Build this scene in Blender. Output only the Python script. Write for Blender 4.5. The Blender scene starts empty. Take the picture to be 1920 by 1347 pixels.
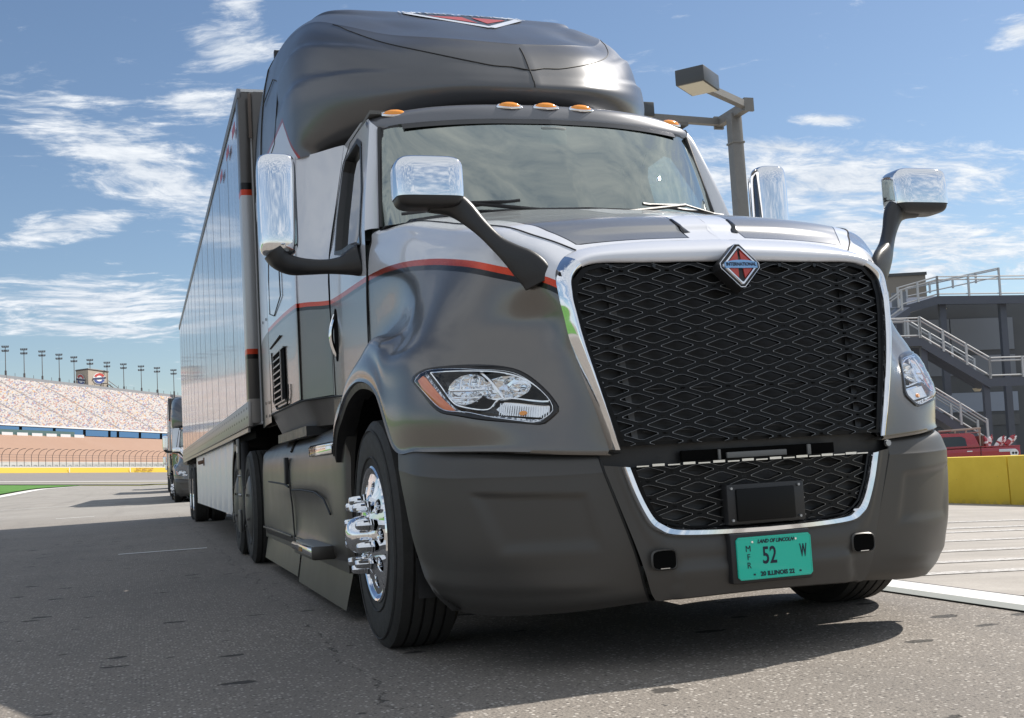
import bpy, bmesh, math, random
import numpy as np
from mathutils import Vector, Matrix, Euler
from mathutils.bvhtree import BVHTree
from mathutils.geometry import delaunay_2d_cdt
random.seed(7)
scene = bpy.context.scene
COL = scene.collection
R = math.radians

# ------------------------------------------------------------------ camera
cam_data = bpy.data.cameras.new('camera')
cam = bpy.data.objects.new('camera', cam_data)
COL.objects.link(cam)
scene.camera = cam
CAM_R = Vector((0.95198, -0.30075, -0.05727)).normalized()
CAM_F = Vector((0.30486, 0.94842, 0.08696)).normalized()
CAM_U = CAM_R.cross(CAM_F).normalized()
CAM_R = CAM_F.cross(CAM_U).normalized()
mw = Matrix((CAM_R, CAM_U, -CAM_F)).transposed().to_4x4()
mw.translation = Vector((-2.185, -3.798, 0.769))
cam.matrix_world = mw
cam_data.sensor_width = 36
cam_data.lens = 2196 / 1920 * 36
cam_data.clip_start = 0.1
cam_data.clip_end = 6000

# ------------------------------------------------------------------ sun and sky
SUN_EL, SUN_AZ = R(46), math.atan2(1.0, 0.25)      # azimuth measured from +Y towards +X
sun_dir = Vector((math.sin(SUN_AZ) * math.cos(SUN_EL), math.cos(SUN_AZ) * math.cos(SUN_EL), math.sin(SUN_EL)))
sun_data = bpy.data.lights.new('sun', 'SUN')
sun_data.energy = 4.8
sun_data.angle = R(0.53)
sun_data.color = (1.0, 0.94, 0.86)
sun = bpy.data.objects.new('sun', sun_data)
sun.rotation_euler = (-sun_dir).to_track_quat('-Z', 'Y').to_euler()
COL.objects.link(sun)
scene.view_settings.view_transform = 'Standard'
scene.view_settings.look = 'None'
scene.view_settings.exposure = 0.45
scene.view_settings.gamma = 1
scene.view_settings.use_curve_mapping = False

world = bpy.data.worlds.new('World')
scene.world = world
world.use_nodes = True
WN, WL = world.node_tree.nodes, world.node_tree.links
WN.clear()
def wn(t, **kw):
    n = WN.new(t)
    for k, v in kw.items(): setattr(n, k, v)
    return n
w_out = wn('ShaderNodeOutputWorld'); w_bg = wn('ShaderNodeBackground')
w_sky = wn('ShaderNodeTexSky', sky_type='NISHITA', sun_disc=False)
w_sky.sun_elevation = SUN_EL; w_sky.sun_rotation = SUN_AZ
w_sky.air_density = 1.0; w_sky.dust_density = 0.35; w_sky.ozone_density = 2.5
w_bg.inputs['Strength'].default_value = 0.082
w_tc = wn('ShaderNodeTexCoord')
def wmath(op, a, b=None, c=None):
    n = wn('ShaderNodeMath', operation=op)
    for i, v in enumerate((a, b, c)):
        if v is None: continue
        if isinstance(v, (int, float)): n.inputs[i].default_value = v
        else: WL.new(v, n.inputs[i])
    return n.outputs[0]
sep = wn('ShaderNodeSeparateXYZ'); WL.new(w_tc.outputs['Generated'], sep.inputs[0])
dx, dy, dz = sep.outputs
# the cloud layer is a plane overhead: direction / height, so that clouds flatten towards the horizon
hz = wmath('MAXIMUM', wmath('ADD', dz, 0.10), 0.03)
cx_ = wmath('DIVIDE', dx, hz); cy_ = wmath('DIVIDE', dy, hz)
comb = wn('ShaderNodeCombineXYZ'); WL.new(cx_, comb.inputs[0]); WL.new(cy_, comb.inputs[1])
warp = wn('ShaderNodeTexNoise'); warp.inputs['Scale'].default_value = 1.1; warp.inputs['Detail'].default_value = 4
WL.new(comb.outputs[0], warp.inputs['Vector'])
vadd = wn('ShaderNodeVectorMath', operation='MULTIPLY_ADD')
WL.new(warp.outputs['Color'], vadd.inputs[0]); vadd.inputs[1].default_value = (.6, .6, .6); WL.new(comb.outputs[0], vadd.inputs[2])
mapn = wn('ShaderNodeMapping'); mapn.inputs['Rotation'].default_value = (0, 0, R(18)); mapn.inputs['Scale'].default_value = (1.0, 1.6, 1)
WL.new(vadd.outputs[0], mapn.inputs[0])
nz = wn('ShaderNodeTexNoise'); nz.inputs['Scale'].default_value = 6.5; nz.inputs['Detail'].default_value = 14; nz.inputs['Roughness'].default_value = 0.66
WL.new(mapn.outputs[0], nz.inputs['Vector'])
big = wn('ShaderNodeTexNoise'); big.inputs['Scale'].default_value = 0.55; big.inputs['Detail'].default_value = 3
WL.new(comb.outputs[0], big.inputs['Vector'])
# cloud banks: an ellipse round a bearing / height, each a direction in the sky (azimuth deg from +Y to +X, elevation deg, half sizes, tilt, weight)
az = wmath('ARCTAN2', dx, dy); el = wmath('ARCSINE', dz)
BANKS = [(a_, e_, ra_ * 1.05, re_ * 1.15, t_, w_ * 1.08) for a_, e_, ra_, re_, t_, w_ in [
(0.3, 14.7, 4.7, 1.2, -27, 1.0),
(-2.9, 11.9, 2.3, 0.4, 12, 1.0),
(-1.8, 8.4, 4.1, 0.8, -3, 1.0),
(3.2, 17.5, 1.7, 0.5, -3, 1.0),
(5.1, 20.1, 1.9, 0.7, -4, 1.0),
(5.3, 21.9, 1.0, 0.3, 4, 1.0),
(33.7, 12.3, 6.7, 1.2, -8, 1.0),
(35.8, 9.4, 6.2, 0.9, -12, 1.0),
(37.2, 7.7, 1.9, 0.4, -4, 1.0),
(42.7, 17.6, 0.9, 0.4, -0, 1.0),
(-2.0, 7.2, 3.8, 0.3, -4, 1.0),
(33.8, 15.1, 1.2, 0.2, -6, 1.0),
(31.4, 14.1, 2.5, 0.3, -11, 1.0),
]]
acc = None
for (a0, e0, ra, re, tilt, wgt) in BANKS:
    da = wmath('SUBTRACT', az, R(a0)); de = wmath('SUBTRACT', el, R(e0))
    ct, st = math.cos(R(tilt)), math.sin(R(tilt))
    u = wmath('DIVIDE', wmath('ADD', wmath('MULTIPLY', da, ct), wmath('MULTIPLY', de, st)), R(ra))
    v = wmath('DIVIDE', wmath('SUBTRACT', wmath('MULTIPLY', de, ct), wmath('MULTIPLY', da, st)), R(re))
    q = wmath('ADD', wmath('MULTIPLY', u, u), wmath('MULTIPLY', v, v))
    m = wmath('MULTIPLY', wmath('SUBTRACT', 1.0, wmath('MINIMUM', wmath('MULTIPLY', wmath('SQRT', q), 0.47), 1.0)), wgt)
    acc = m if acc is None else wmath('MAXIMUM', acc, m)
# elsewhere in the sky the same kind of broken cloud goes on
dcam = wn('ShaderNodeVectorMath', operation='DOT_PRODUCT'); WL.new(w_tc.outputs['Generated'], dcam.inputs[0]); dcam.inputs[1].default_value = (0.29, 0.93, 0.2)
side = wn('ShaderNodeMapRange'); WL.new(dcam.outputs['Value'], side.inputs[0])
side.inputs[1].default_value = 0.86; side.inputs[2].default_value = 0.74; side.inputs[3].default_value = 0; side.inputs[4].default_value = 1
back = wn('ShaderNodeMapRange'); WL.new(dy, back.inputs[0]); back.inputs[1].default_value = 0.50; back.inputs[2].default_value = 0.22; back.inputs[3].default_value = 0; back.inputs[4].default_value = 1.0
high = wn('ShaderNodeMapRange'); WL.new(dz, high.inputs[0]); high.inputs[1].default_value = 0.25; high.inputs[2].default_value = 0.65; high.inputs[3].default_value = 0.55; high.inputs[4].default_value = 1.25
gen0 = wmath('MULTIPLY', wmath('MULTIPLY', wmath('MAXIMUM', wmath('SUBTRACT', big.outputs['Fac'], 0.42), 0), 4.5), side.outputs[0])
sh0 = wn('ShaderNodeMapRange'); WL.new(dz, sh0.inputs[0]); sh0.inputs[1].default_value = 0.2; sh0.inputs[2].default_value = 0.6
gen = wmath('MAXIMUM', gen0, wmath('MULTIPLY', back.outputs[0], high.outputs[0]))
cover = wmath('MAXIMUM', acc, wmath('MINIMUM', gen, 1.25))
dens = wmath('MULTIPLY_ADD', wmath('MULTIPLY', wmath('SUBTRACT', nz.outputs['Fac'], 0.5), 1.9), 1.0, wmath('MULTIPLY_ADD', cover, 0.72, -0.34))
cl = wn('ShaderNodeMapRange'); cl.interpolation_type = 'SMOOTHSTEP'; WL.new(dens, cl.inputs[0])
cl.inputs[1].default_value = -0.16; cl.inputs[2].default_value = 0.40; cl.inputs[3].default_value = 0; cl.inputs[4].default_value = 0.97
shade = wn('ShaderNodeMix', data_type='RGBA')
sh = wn('ShaderNodeMapRange'); WL.new(nz.outputs['Fac'], sh.inputs[0]); sh.inputs[1].default_value = 0.35; sh.inputs[2].default_value = 0.75
WL.new(sh.outputs[0], shade.inputs[0])
shade.inputs[6].default_value = (5.2, 5.9, 6.9, 1); shade.inputs[7].default_value = (9.6, 9.8, 10.0, 1)
tint = wn('ShaderNodeMix', data_type='RGBA', blend_type='MULTIPLY'); tint.inputs[0].default_value = 1
WL.new(w_sky.outputs[0], tint.inputs[6]); tint.inputs[7].default_value = (1.0, 1.0, 1.0, 1)
# overhead and behind the viewer the veil is thin and grey
veil = wmath('SUBTRACT', 1.0, wmath('MULTIPLY', wmath('MULTIPLY', back.outputs[0], sh0.outputs[0]), 0.15))
vs = wn('ShaderNodeVectorMath', operation='SCALE'); WL.new(shade.outputs[2], vs.inputs[0]); WL.new(veil, vs.inputs['Scale'])
mx = wn('ShaderNodeMix', data_type='RGBA')
WL.new(cl.outputs[0], mx.inputs[0]); WL.new(tint.outputs[2], mx.inputs[6]); WL.new(vs.outputs[0], mx.inputs[7])
WL.new(mx.outputs[2], w_bg.inputs[0]); WL.new(w_bg.outputs[0], w_out.inputs[0])


# ------------------------------------------------------------------ helpers
class MB:
    """collects shapes for ONE mesh"""
    def __init__(s): s.v = []; s.f = []; s.m = []
    def add(s, vs, fs, mi=0):
        o = len(s.v); s.v += [tuple(float(c) for c in p) for p in vs]
        s.f += [tuple(o + i for i in f) for f in fs]; s.m += [mi] * len(fs); return s
    def box(s, x0, x1, y0, y1, z0, z1, mi=0, M=None):
        vs = [(x, y, z) for x in (x0, x1) for y in (y0, y1) for z in (z0, z1)]
        if M is not None: vs = [tuple(M @ Vector(p)) for p in vs]
        return s.add(vs, [(0, 1, 3, 2), (4, 6, 7, 5), (0, 4, 5, 1), (2, 3, 7, 6), (0, 2, 6, 4), (1, 5, 7, 3)], mi)
    def grid(s, G, mi=0, keep=None):
        G = np.asarray(G, float); a, b = G.shape[:2]
        fs = [(i * b + j, (i + 1) * b + j, (i + 1) * b + j + 1, i * b + j + 1)
              for i in range(a - 1) for j in range(b - 1) if keep is None or keep(i, j)]
        return s.add(G.reshape(-1, 3), fs, mi)
    def sweep(s, path, prof, mi=0, caps=True, up=None, closed=True):
        """path: [(p, w, h)] ellipse-like closed profile scaled per station; prof: list of (a, b)"""
        P = [Vector(p[0]) for p in path]; n = len(prof); rings = []
        for i, (p, w, h) in enumerate(path):
            t = (P[min(i + 1, len(P) - 1)] - P[max(i - 1, 0)]).normalized()
            u = Vector(up) if up else (Vector((0, 0, 1)) if abs(t.z) < .9 else Vector((0, 1, 0)))
            a = t.cross(u).normalized(); b = a.cross(t).normalized()
            rings.append([Vector(p) + a * (x * w) + b * (y * h) for x, y in prof])
        vs = [q for r_ in rings for q in r_]
        m = n if closed else n - 1
        fs = [(i * n + j, i * n + (j + 1) % n, (i + 1) * n + (j + 1) % n, (i + 1) * n + j) for i in range(len(P) - 1) for j in range(m)]
        if caps and closed: fs += [tuple(range(n - 1, -1, -1)), tuple((len(P) - 1) * n + j for j in range(n))]
        return s.add(vs, fs, mi)
    def tube(s, pts, r, n=8, mi=0, caps=True):
        rr = r if isinstance(r, (list, tuple)) else [r] * len(pts)
        return s.sweep([(p, q, q) for p, q in zip(pts, rr)], [(math.cos(2 * math.pi * k / n), math.sin(2 * math.pi * k / n)) for k in range(n)], mi, caps)
    def lathe(s, prof, n=48, mi=0, axis='x', c=(0, 0, 0)):
        """prof: [(radius, along axis)]"""
        vs = []
        for r_, h in prof:
            for k in range(n):
                a = 2 * math.pi * k / n; ca, sa = r_ * math.cos(a), r_ * math.sin(a)
                p = {'x': (h, ca, sa), 'y': (ca, h, sa), 'z': (ca, sa, h)}[axis]
                vs.append((p[0] + c[0], p[1] + c[1], p[2] + c[2]))
        fs = [(i * n + k, (i + 1) * n + k, (i + 1) * n + (k + 1) % n, i * n + (k + 1) % n) for i in range(len(prof) - 1) for k in range(n)]
        return s.add(vs, fs, mi)
    def prism(s, poly, f0, f1, mi=0):
        """poly: 2D list; f0/f1 map (a,b) -> 3D front / back"""
        n = len(poly); A = [f0(*p) for p in poly]; B = [f1(*p) for p in poly]
        fs = [tuple(range(n)), tuple(range(2 * n - 1, n - 1, -1))] + [(i, n + i, n + (i + 1) % n, (i + 1) % n) for i in range(n)]
        return s.add(A + B, fs, mi)
    def plate(s, outer, holes, fn, mi=0, step=None):
        """flat region with holes, triangulated, mapped by fn(a,b)->3D"""
        pts = []; edges = []
        for loop in [outer] + holes:
            o = len(pts); pts += [Vector(p) for p in loop]
            edges += [(o + i, o + (i + 1) % len(loop)) for i in range(len(loop))]
        if step:
            xs = [p[0] for p in outer]; ys = [p[1] for p in outer]
            a = min(xs) + step
            while a < max(xs):
                b = min(ys) + step
                while b < max(ys): pts.append(Vector((a, b))); b += step
                a += step
        V2, _, F2, _, _, _ = delaunay_2d_cdt(pts, edges, [], 0, 1e-6)
        def inside(p, poly):
            c = False; j = len(poly) - 1
            for i in range(len(poly)):
                if (poly[i][1] > p[1]) != (poly[j][1] > p[1]) and p[0] < (poly[j][0] - poly[i][0]) * (p[1] - poly[i][1]) / (poly[j][1] - poly[i][1]) + poly[i][0]: c = not c
                j = i
            return c
        fs = []
        for f in F2:
            c = sum((V2[i] for i in f), Vector((0, 0))) / len(f)
            if inside(c, outer) and not any(inside(c, h) for h in holes): fs.append(tuple(f))
        return s.add([fn(p[0], p[1]) for p in V2], fs, mi)
    def mirror(s):
        t = MB(); t.v = [(-x, y, z) for x, y, z in s.v]; t.f = [tuple(reversed(f)) for f in s.f]; t.m = list(s.m); return t
    def join(s, o): s.add(o.v, o.f); s.m[-len(o.f):] = o.m; return s
    def mesh(s, name, mats, smooth=35, bevel=0, weld=False, recalc=True):
        me = bpy.data.meshes.new(name); me.from_pydata(s.v, [], s.f)
        mats = mats if isinstance(mats, (list, tuple)) else [mats]
        for m in mats: me.materials.append(m)
        me.polygons.foreach_set('material_index', s.m)
        if bevel or weld or recalc:
            bm = bmesh.new(); bm.from_mesh(me)
            if weld: bmesh.ops.remove_doubles(bm, verts=bm.verts, dist=1e-5)
            if recalc: bmesh.ops.recalc_face_normals(bm, faces=bm.faces)
            if bevel:
                es = [e for e in bm.edges if len(e.link_faces) == 2 and e.calc_face_angle(0) > R(30)]
                bmesh.ops.bevel(bm, geom=es, offset=bevel, segments=2, profile=.5, affect='EDGES', clamp_overlap=True)
            bm.to_mesh(me); bm.free()
        if smooth:
            me.polygons.foreach_set('use_smooth', [True] * len(me.polygons))
            me.set_sharp_from_angle(angle=R(smooth))
        me.update(); return me
def link(name, me, parent=None, loc=None, rot=None, **props):
    o = bpy.data.objects.new(name, me); COL.objects.link(o)
    if parent is not None: o.parent = parent
    if loc is not None: o.location = loc
    if rot is not None: o.rotation_euler = rot
    for k, v in props.items(): o[k] = v
    return o
def obj(name, mb, mats, parent=None, smooth=35, bevel=0, loc=None, rot=None, **props):
    return link(name, mb.mesh(name, mats, smooth, bevel), parent, loc, rot, **props)
def thing(name, label, cat, loc=(0, 0, 0), rotz=0, group=None):
    o = bpy.data.objects.new(name, None); COL.objects.link(o); o.empty_display_size = .3
    o.location = loc; o.rotation_euler = (0, 0, rotz); o['label'] = label; o['category'] = cat
    if group: o['group'] = group
    return o
def both(name, mb, mats, parent, **kw):
    return obj(name, mb, mats, parent, **kw), obj(name, mb.mirror(), mats, parent, **kw)
def copy_tree(o, parent=None):
    c = o.copy(); COL.objects.link(c)
    if parent is not None: c.parent = parent; c.matrix_parent_inverse = o.matrix_parent_inverse.copy()
    for ch in CH.get(o.name, []): copy_tree(ch, c)
    return c
def cr(P, n=8):
    P = np.asarray(P, float); E = np.concatenate([[2 * P[0] - P[1]], P, [2 * P[-1] - P[-2]]]); out = []
    for i in range(len(P) - 1):
        p0, p1, p2, p3 = E[i:i + 4]
        for k in range(n):
            t = k / n
            out.append(.5 * ((2 * p1) + (p2 - p0) * t + (2 * p0 - 5 * p1 + 4 * p2 - p3) * t * t + (3 * p1 - p0 - 3 * p2 + p3) * t ** 3))
    out.append(P[-1]); return np.array(out)
def loft(S, nu, nv):
    S = np.array(S, float); A = np.stack([cr(S[k], nv) for k in range(len(S))])
    return np.stack([cr(A[:, j], nu) for j in range(A.shape[1])], 1)
def resample(P, n):
    P = np.array(P, float); L = np.concatenate([[0], np.cumsum(np.linalg.norm(np.diff(P, axis=0), axis=1))]); t = np.linspace(0, L[-1], n); return np.stack([np.interp(t, L, P[:, k]) for k in range(P.shape[1])], 1)
def mirx(G): G = np.array(G); return G * np.array([-1, 1, 1])
def lerp(a, b, t): return tuple(a[i] + (b[i] - a[i]) * t for i in range(len(a)))
def text_mesh(name, s, size, mat, parent, M, extrude=.0006, shear=0, sx=1, bold=0, props=None):
    cu = bpy.data.curves.new(name, 'FONT'); cu.body = s; cu.size = size; cu.extrude = extrude; cu.shear = shear; cu.offset = bold
    cu.align_x = 'CENTER'; cu.align_y = 'CENTER'; cu.resolution_u = 3
    t = bpy.data.objects.new(name, cu); COL.objects.link(t)
    bpy.context.view_layer.update()
    me = bpy.data.meshes.new_from_object(t); bpy.data.objects.remove(t)
    me.transform(M @ Matrix.Diagonal((sx, 1, 1, 1))); me.materials.clear(); me.materials.append(mat)
    return link(name, me, parent)

# ------------------------------------------------------------------ materials
class Mat:
    def __init__(s, name):
        s.m = bpy.data.materials.new(name); s.m.use_nodes = True; s.nt = s.m.node_tree; s.b = s.nt.nodes['Principled BSDF']; s.out = s.nt.nodes['Material Output']
        s._o = None
    def n(s, t, **kw):
        x = s.nt.nodes.new(t)
        for k, v in kw.items(): setattr(x, k, v)
        return x
    def l(s, a, b): s.nt.links.new(a, b)
    def set(s, **kw):
        for k, v in kw.items():
            i = s.b.inputs[{'color': 'Base Color', 'metal': 'Metallic', 'rough': 'Roughness', 'coat': 'Coat Weight', 'coatr': 'Coat Roughness', 'ior': 'IOR', 'trans': 'Transmission Weight', 'alpha': 'Alpha', 'spec': 'Specular IOR Level', 'emit': 'Emission Color', 'emits': 'Emission Strength'}[k]]
            if isinstance(v, tuple): i.default_value = v if len(v) == 4 else v + (1,)
            elif isinstance(v, (int, float)): i.default_value = v
            else: s.l(v, i)
        return s
    def obj(s):
        if s._o is None:
            tc = s.n('ShaderNodeTexCoord'); s._o = tc.outputs['Object']; sp = s.n('ShaderNodeSeparateXYZ'); s.l(s._o, sp.inputs[0]); s.xyz = sp.outputs
        return s._o
    def math(s, op, a, b=None, c=None, clamp=False):
        x = s.n('ShaderNodeMath', operation=op); x.use_clamp = clamp
        for i, v in enumerate((a, b, c)):
            if v is None: continue
            if isinstance(v, (int, float)): x.inputs[i].default_value = v
            else: s.l(v, x.inputs[i])
        return x.outputs[0]
    def noise(s, scale, detail=4, rough=.5, vec=None, out='Fac', sc3=None, dist=0):
        x = s.n('ShaderNodeTexNoise'); x.inputs['Scale'].default_value = scale; x.inputs['Detail'].default_value = detail; x.inputs['Roughness'].default_value = rough; x.inputs['Distortion'].default_value = dist
        v = vec or s.obj()
        if sc3: mp = s.n('ShaderNodeMapping'); mp.inputs['Scale'].default_value = sc3; s.l(v, mp.inputs[0]); v = mp.outputs[0]
        s.l(v, x.inputs['Vector']); return x.outputs[out]
    def ramp(s, fac, a, b, c0=0., c1=1., smooth=False):
        x = s.n('ShaderNodeMapRange'); s.l(fac, x.inputs[0])
        if smooth: x.interpolation_type = 'SMOOTHSTEP'
        x.inputs[1].default_value = a; x.inputs[2].default_value = b; x.inputs[3].default_value = c0; x.inputs[4].default_value = c1; return x.outputs[0]
    def mix(s, fac, a, b, mode='MIX'):
        x = s.n('ShaderNodeMix', data_type='RGBA', blend_type=mode)
        for i, v in ((0, fac), (6, a), (7, b)):
            if isinstance(v, tuple): x.inputs[i].default_value = v if len(v) == 4 else v + (1,)
            elif isinstance(v, (int, float)): x.inputs[i].default_value = v
            else: s.l(v, x.inputs[i])
        return x.outputs[2]
    def bump(s, h, strength=.3, dist=.01):
        x = s.n('ShaderNodeBump'); x.inputs['Strength'].default_value = strength; x.inputs['Distance'].default_value = dist; s.l(h, x.inputs['Height']); s.l(x.outputs[0], s.b.inputs['Normal']); return s
    def curve(s, val, pts, xr):
        """piecewise curve of val: pts (x, y) with x in xr"""
        x = s.n('ShaderNodeFloatCurve'); c = x.mapping.curves[0]; ys = [p[1] for p in pts]; y0, y1 = min(ys), max(ys) + 1e-6
        P = [((p[0] - xr[0]) / (xr[1] - xr[0]), (p[1] - y0) / (y1 - y0)) for p in pts]
        c.points[0].location = P[0]; c.points[1].location = P[-1]
        for p in P[1:-1]: c.points.new(*p)
        x.mapping.update(); s.l(s.ramp(val, xr[0], xr[1]), x.inputs['Value'])
        return s.math('MULTIPLY_ADD', x.outputs[0], y1 - y0, y0)
def simple(name, color, rough=.5, metal=0, **kw):
    m = Mat(name); m.set(color=color, rough=rough, metal=metal, **kw); return m.m
def worn(name, color, rough=.5, metal=0, amp=.12, scale=6, dust=0, bump=0, **kw):
    m = Mat(name); n = m.noise(scale, 5, .6)
    c2 = tuple(min(1, c * (1 + amp)) for c in color); c1 = tuple(c * (1 - amp) for c in color)
    m.set(color=m.mix(n, c1, c2), metal=metal, rough=m.ramp(m.noise(scale * 2.7, 4), .3, .7, max(.02, rough - .06), rough + .06), **kw)
    if bump: m.bump(m.noise(scale * 30, 3), bump, .004)
    return m.m

BRONZE = (.166, .157, .148); SILVER = (.66, .675, .72); RED = (.60, .055, .018); DARKP = (.12, .122, .128)
PM = dict(rough=.27)
def flake(m, rough=.29, metal=.55, coat=.2):
    """satin metallic paint"""
    n = m.noise(3.0, 3, .5)
    m.set(metal=metal, rough=m.ramp(n, .3, .7, rough - .02, rough + .03), coat=coat, coatr=.12)
def livery(name, kind):
    m = Mat(name); m.obj(); x, y, z = m.xyz; ax = m.math('ABSOLUTE', x)
    if kind in ('hood', 'cab'):
        zs = m.curve(y, [(-.2, 1.30), (.12, 1.365), (.275, 1.435), (.407, 1.488), (.56, 1.541), (.773, 1.592), (1.08, 1.648), (1.465, 1.698), (1.82, 1.728), (2.2, 1.742), (3.1, 1.775), (3.6, 1.82), (6, 1.84)], (-.2, 6))
        d = m.math('SUBTRACT', z, zs)
        up = m.math('GREATER_THAN', d, .013)
        red = m.math('MULTIPLY', m.math('GREATER_THAN', d, -.014), m.math('LESS_THAN', d, .013))
        blk = m.math('MULTIPLY', m.math('GREATER_THAN', d, -.036), m.math('LESS_THAN', d, -.0139))
        if kind == 'hood':
            # dark satin centre panels on the hood top, silver rib between them
            e = m.math('SUBTRACT', m.math('MINIMUM', m.math('MULTIPLY_ADD', y, .52, .42), m.math('MULTIPLY_ADD', y, .08, .66)), ax)              # inside the outer edge
            g = m.math('SUBTRACT', ax, m.math('MULTIPLY_ADD', y, .02, .115))             # outside the rib
            fr = m.math('SUBTRACT', y, m.math('MULTIPLY_ADD', m.math('MULTIPLY', ax, ax), .10, .275))
            mn = m.math('MINIMUM', m.math('MINIMUM', e, fr), g)
            pan = m.math('MULTIPLY', m.math('GREATER_THAN', mn, 0), m.math('GREATER_THAN', m.math('SUBTRACT', z, m.math('MULTIPLY_ADD', y, .24, 1.50)), 0))
            pin = m.math('MULTIPLY', pan, m.math('LESS_THAN', mn, .006))
        else:
            pan = m.math('MULTIPLY', 0.0, z); pin = pan
        top = m.mix(pan, SILVER, (.34, .34, .34)); top = m.mix(pin, top, (.02, .02, .02))
        c = m.mix(up, BRONZE, top)
        c = m.mix(red, c, RED); c = m.mix(blk, c, (.012, .012, .012))
        sil = m.math('MULTIPLY', up, m.math('SUBTRACT', 1, pan))
        flake(m); m.set(color=c, metal=m.ramp(sil, 0, 1, .74, .0), rough=m.ramp(sil, 0, 1, .25, .22), coat=m.ramp(sil, 0, 1, .25, .8), coatr=.04)
    elif kind == 'roof':
        # silver tongue on the side of the fairing, edged red
        f1 = m.math('SUBTRACT', m.math('MULTIPLY_ADD', m.math('MINIMUM', m.math('SUBTRACT', y, 3.50), .32), 1.05, 2.74), z)
        f = m.math('MINIMUM', f1, m.math('MULTIPLY', m.math('SUBTRACT', y, 3.5), 3))
        sil = m.math('GREATER_THAN', f, 0); red = m.math('MULTIPLY', m.math('GREATER_THAN', f, -.03), m.math('LESS_THAN', f, 0.0001))
        sidey = m.math('GREATER_THAN', y, 3.45)
        c = m.mix(m.math('MULTIPLY', red, sidey), DARKP, (.35, .03, .02)); c = m.mix(sil, c, SILVER)
        flake(m, .3, .7, .2); m.set(color=c, rough=.40, coat=.1, metal=m.ramp(sil, 0, 1, .65, .2))
    return m.m
M_hood = livery('hood_paint', 'hood'); M_cab = livery('cab_paint', 'cab'); M_roof = livery('fairing_paint', 'roof')
_m = Mat('bronze_paint'); flake(_m, .3); _m.set(color=BRONZE); M_bronze = _m.m
_m = Mat('silver_paint'); flake(_m, .2, .1, .9); _m.set(color=SILVER); M_silver = _m.m
_m = Mat('bumper_paint'); flake(_m, .42, .35, .0); _m.set(color=(.070, .067, .063)); M_bumper = _m.m
_m = Mat('chassis_fairing_paint'); flake(_m, .38, .55, .05); _m.set(color=(.085, .078, .070)); M_fair = _m.m
M_chrome = simple('chrome', (.86, .87, .89), .045, 1)
M_alu = worn('polished_aluminium', (.80, .80, .81), .09, 1, amp=.03, scale=9)
M_black = worn('black_plastic', (.018, .018, .019), .42, bump=.15)
M_gloss = simple('gloss_black', (.012, .012, .013), .16)
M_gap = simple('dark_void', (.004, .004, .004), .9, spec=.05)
M_seam = simple('seam_black', (.01, .01, .01), .6)
M_rubber = worn('tyre_rubber', (.022, .021, .020), .72, amp=.3, scale=14, bump=.2)
M_tread = worn('tyre_tread', (.03, .029, .027), .85, amp=.3, scale=20, bump=.3)
def glass(name, tint, base, ior=1.55, rough=.0, gcol=(1, 1, 1)):
    m = Mat(name); nt = m.nt; tr = m.n('ShaderNodeBsdfTransparent'); tr.inputs[0].default_value = tint + (1,)
    gl = m.n('ShaderNodeBsdfGlossy'); gl.inputs['Roughness'].default_value = rough; gl.inputs['Color'].default_value = gcol + (1,)
    lw = m.n('ShaderNodeLayerWeight'); lw.inputs[0].default_value = .5
    f = m.math('MULTIPLY_ADD', m.math('POWER', lw.outputs['Facing'], 3.5), .85, base, clamp=True)
    mx_ = m.n('ShaderNodeMixShader'); m.l(f, mx_.inputs[0]); m.l(tr.outputs[0], mx_.inputs[1]); m.l(gl.outputs[0], mx_.inputs[2]); m.l(mx_.outputs[0], m.out.inputs[0])
    return m.m
M_wind = glass('windscreen_glass', (.52, .63, .57), .38, 1.5, gcol=(.84, .90, .83))
M_sideglass = glass('side_glass', (.55, .64, .64), .12, 1.5)
M_lens = glass('headlamp_lens', (.97, .98, .99), .03, 1.4)
M_amber = Mat('amber_lens').set(color=(.95, .33, .01), rough=.15, coat=1., coatr=.03).m
M_orange = Mat('amber_reflector').set(color=(.72, .16, .02), rough=.3, coat=.6).m
M_reflector = simple('lamp_reflector', (.88, .89, .90), .07, 1)
M_led = Mat('led_strip'); M_led.set(color=M_led.mix(M_led.ramp(M_led.noise(110, 2), .45, .6), (.12, .14, .17), (.8, .83, .88)), rough=.15, metal=.5); M_led = M_led.m
M_interior = simple('cab_trim', (.10, .095, .09), .8)
M_seat = simple('seat_fabric', (.06, .06, .065), .9)
M_green = Mat('plate_green').set(color=(.0, .55, .40), rough=.35, coat=.3).m
M_ink = simple('plate_ink', (.004, .008, .03), .5)
M_redfill = Mat('badge_red').set(color=(.50, .035, .015), rough=.2, coat=.8).m
M_blue = Mat('badge_blue').set(color=(.22, .42, .70), rough=.2, metal=.4, coat=.5).m
M_white = worn('white_paint', (.74, .75, .76), .35, amp=.04)
M_steel = worn('galvanised_steel', (.42, .43, .44), .42, .85, amp=.15, scale=25)


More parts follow.
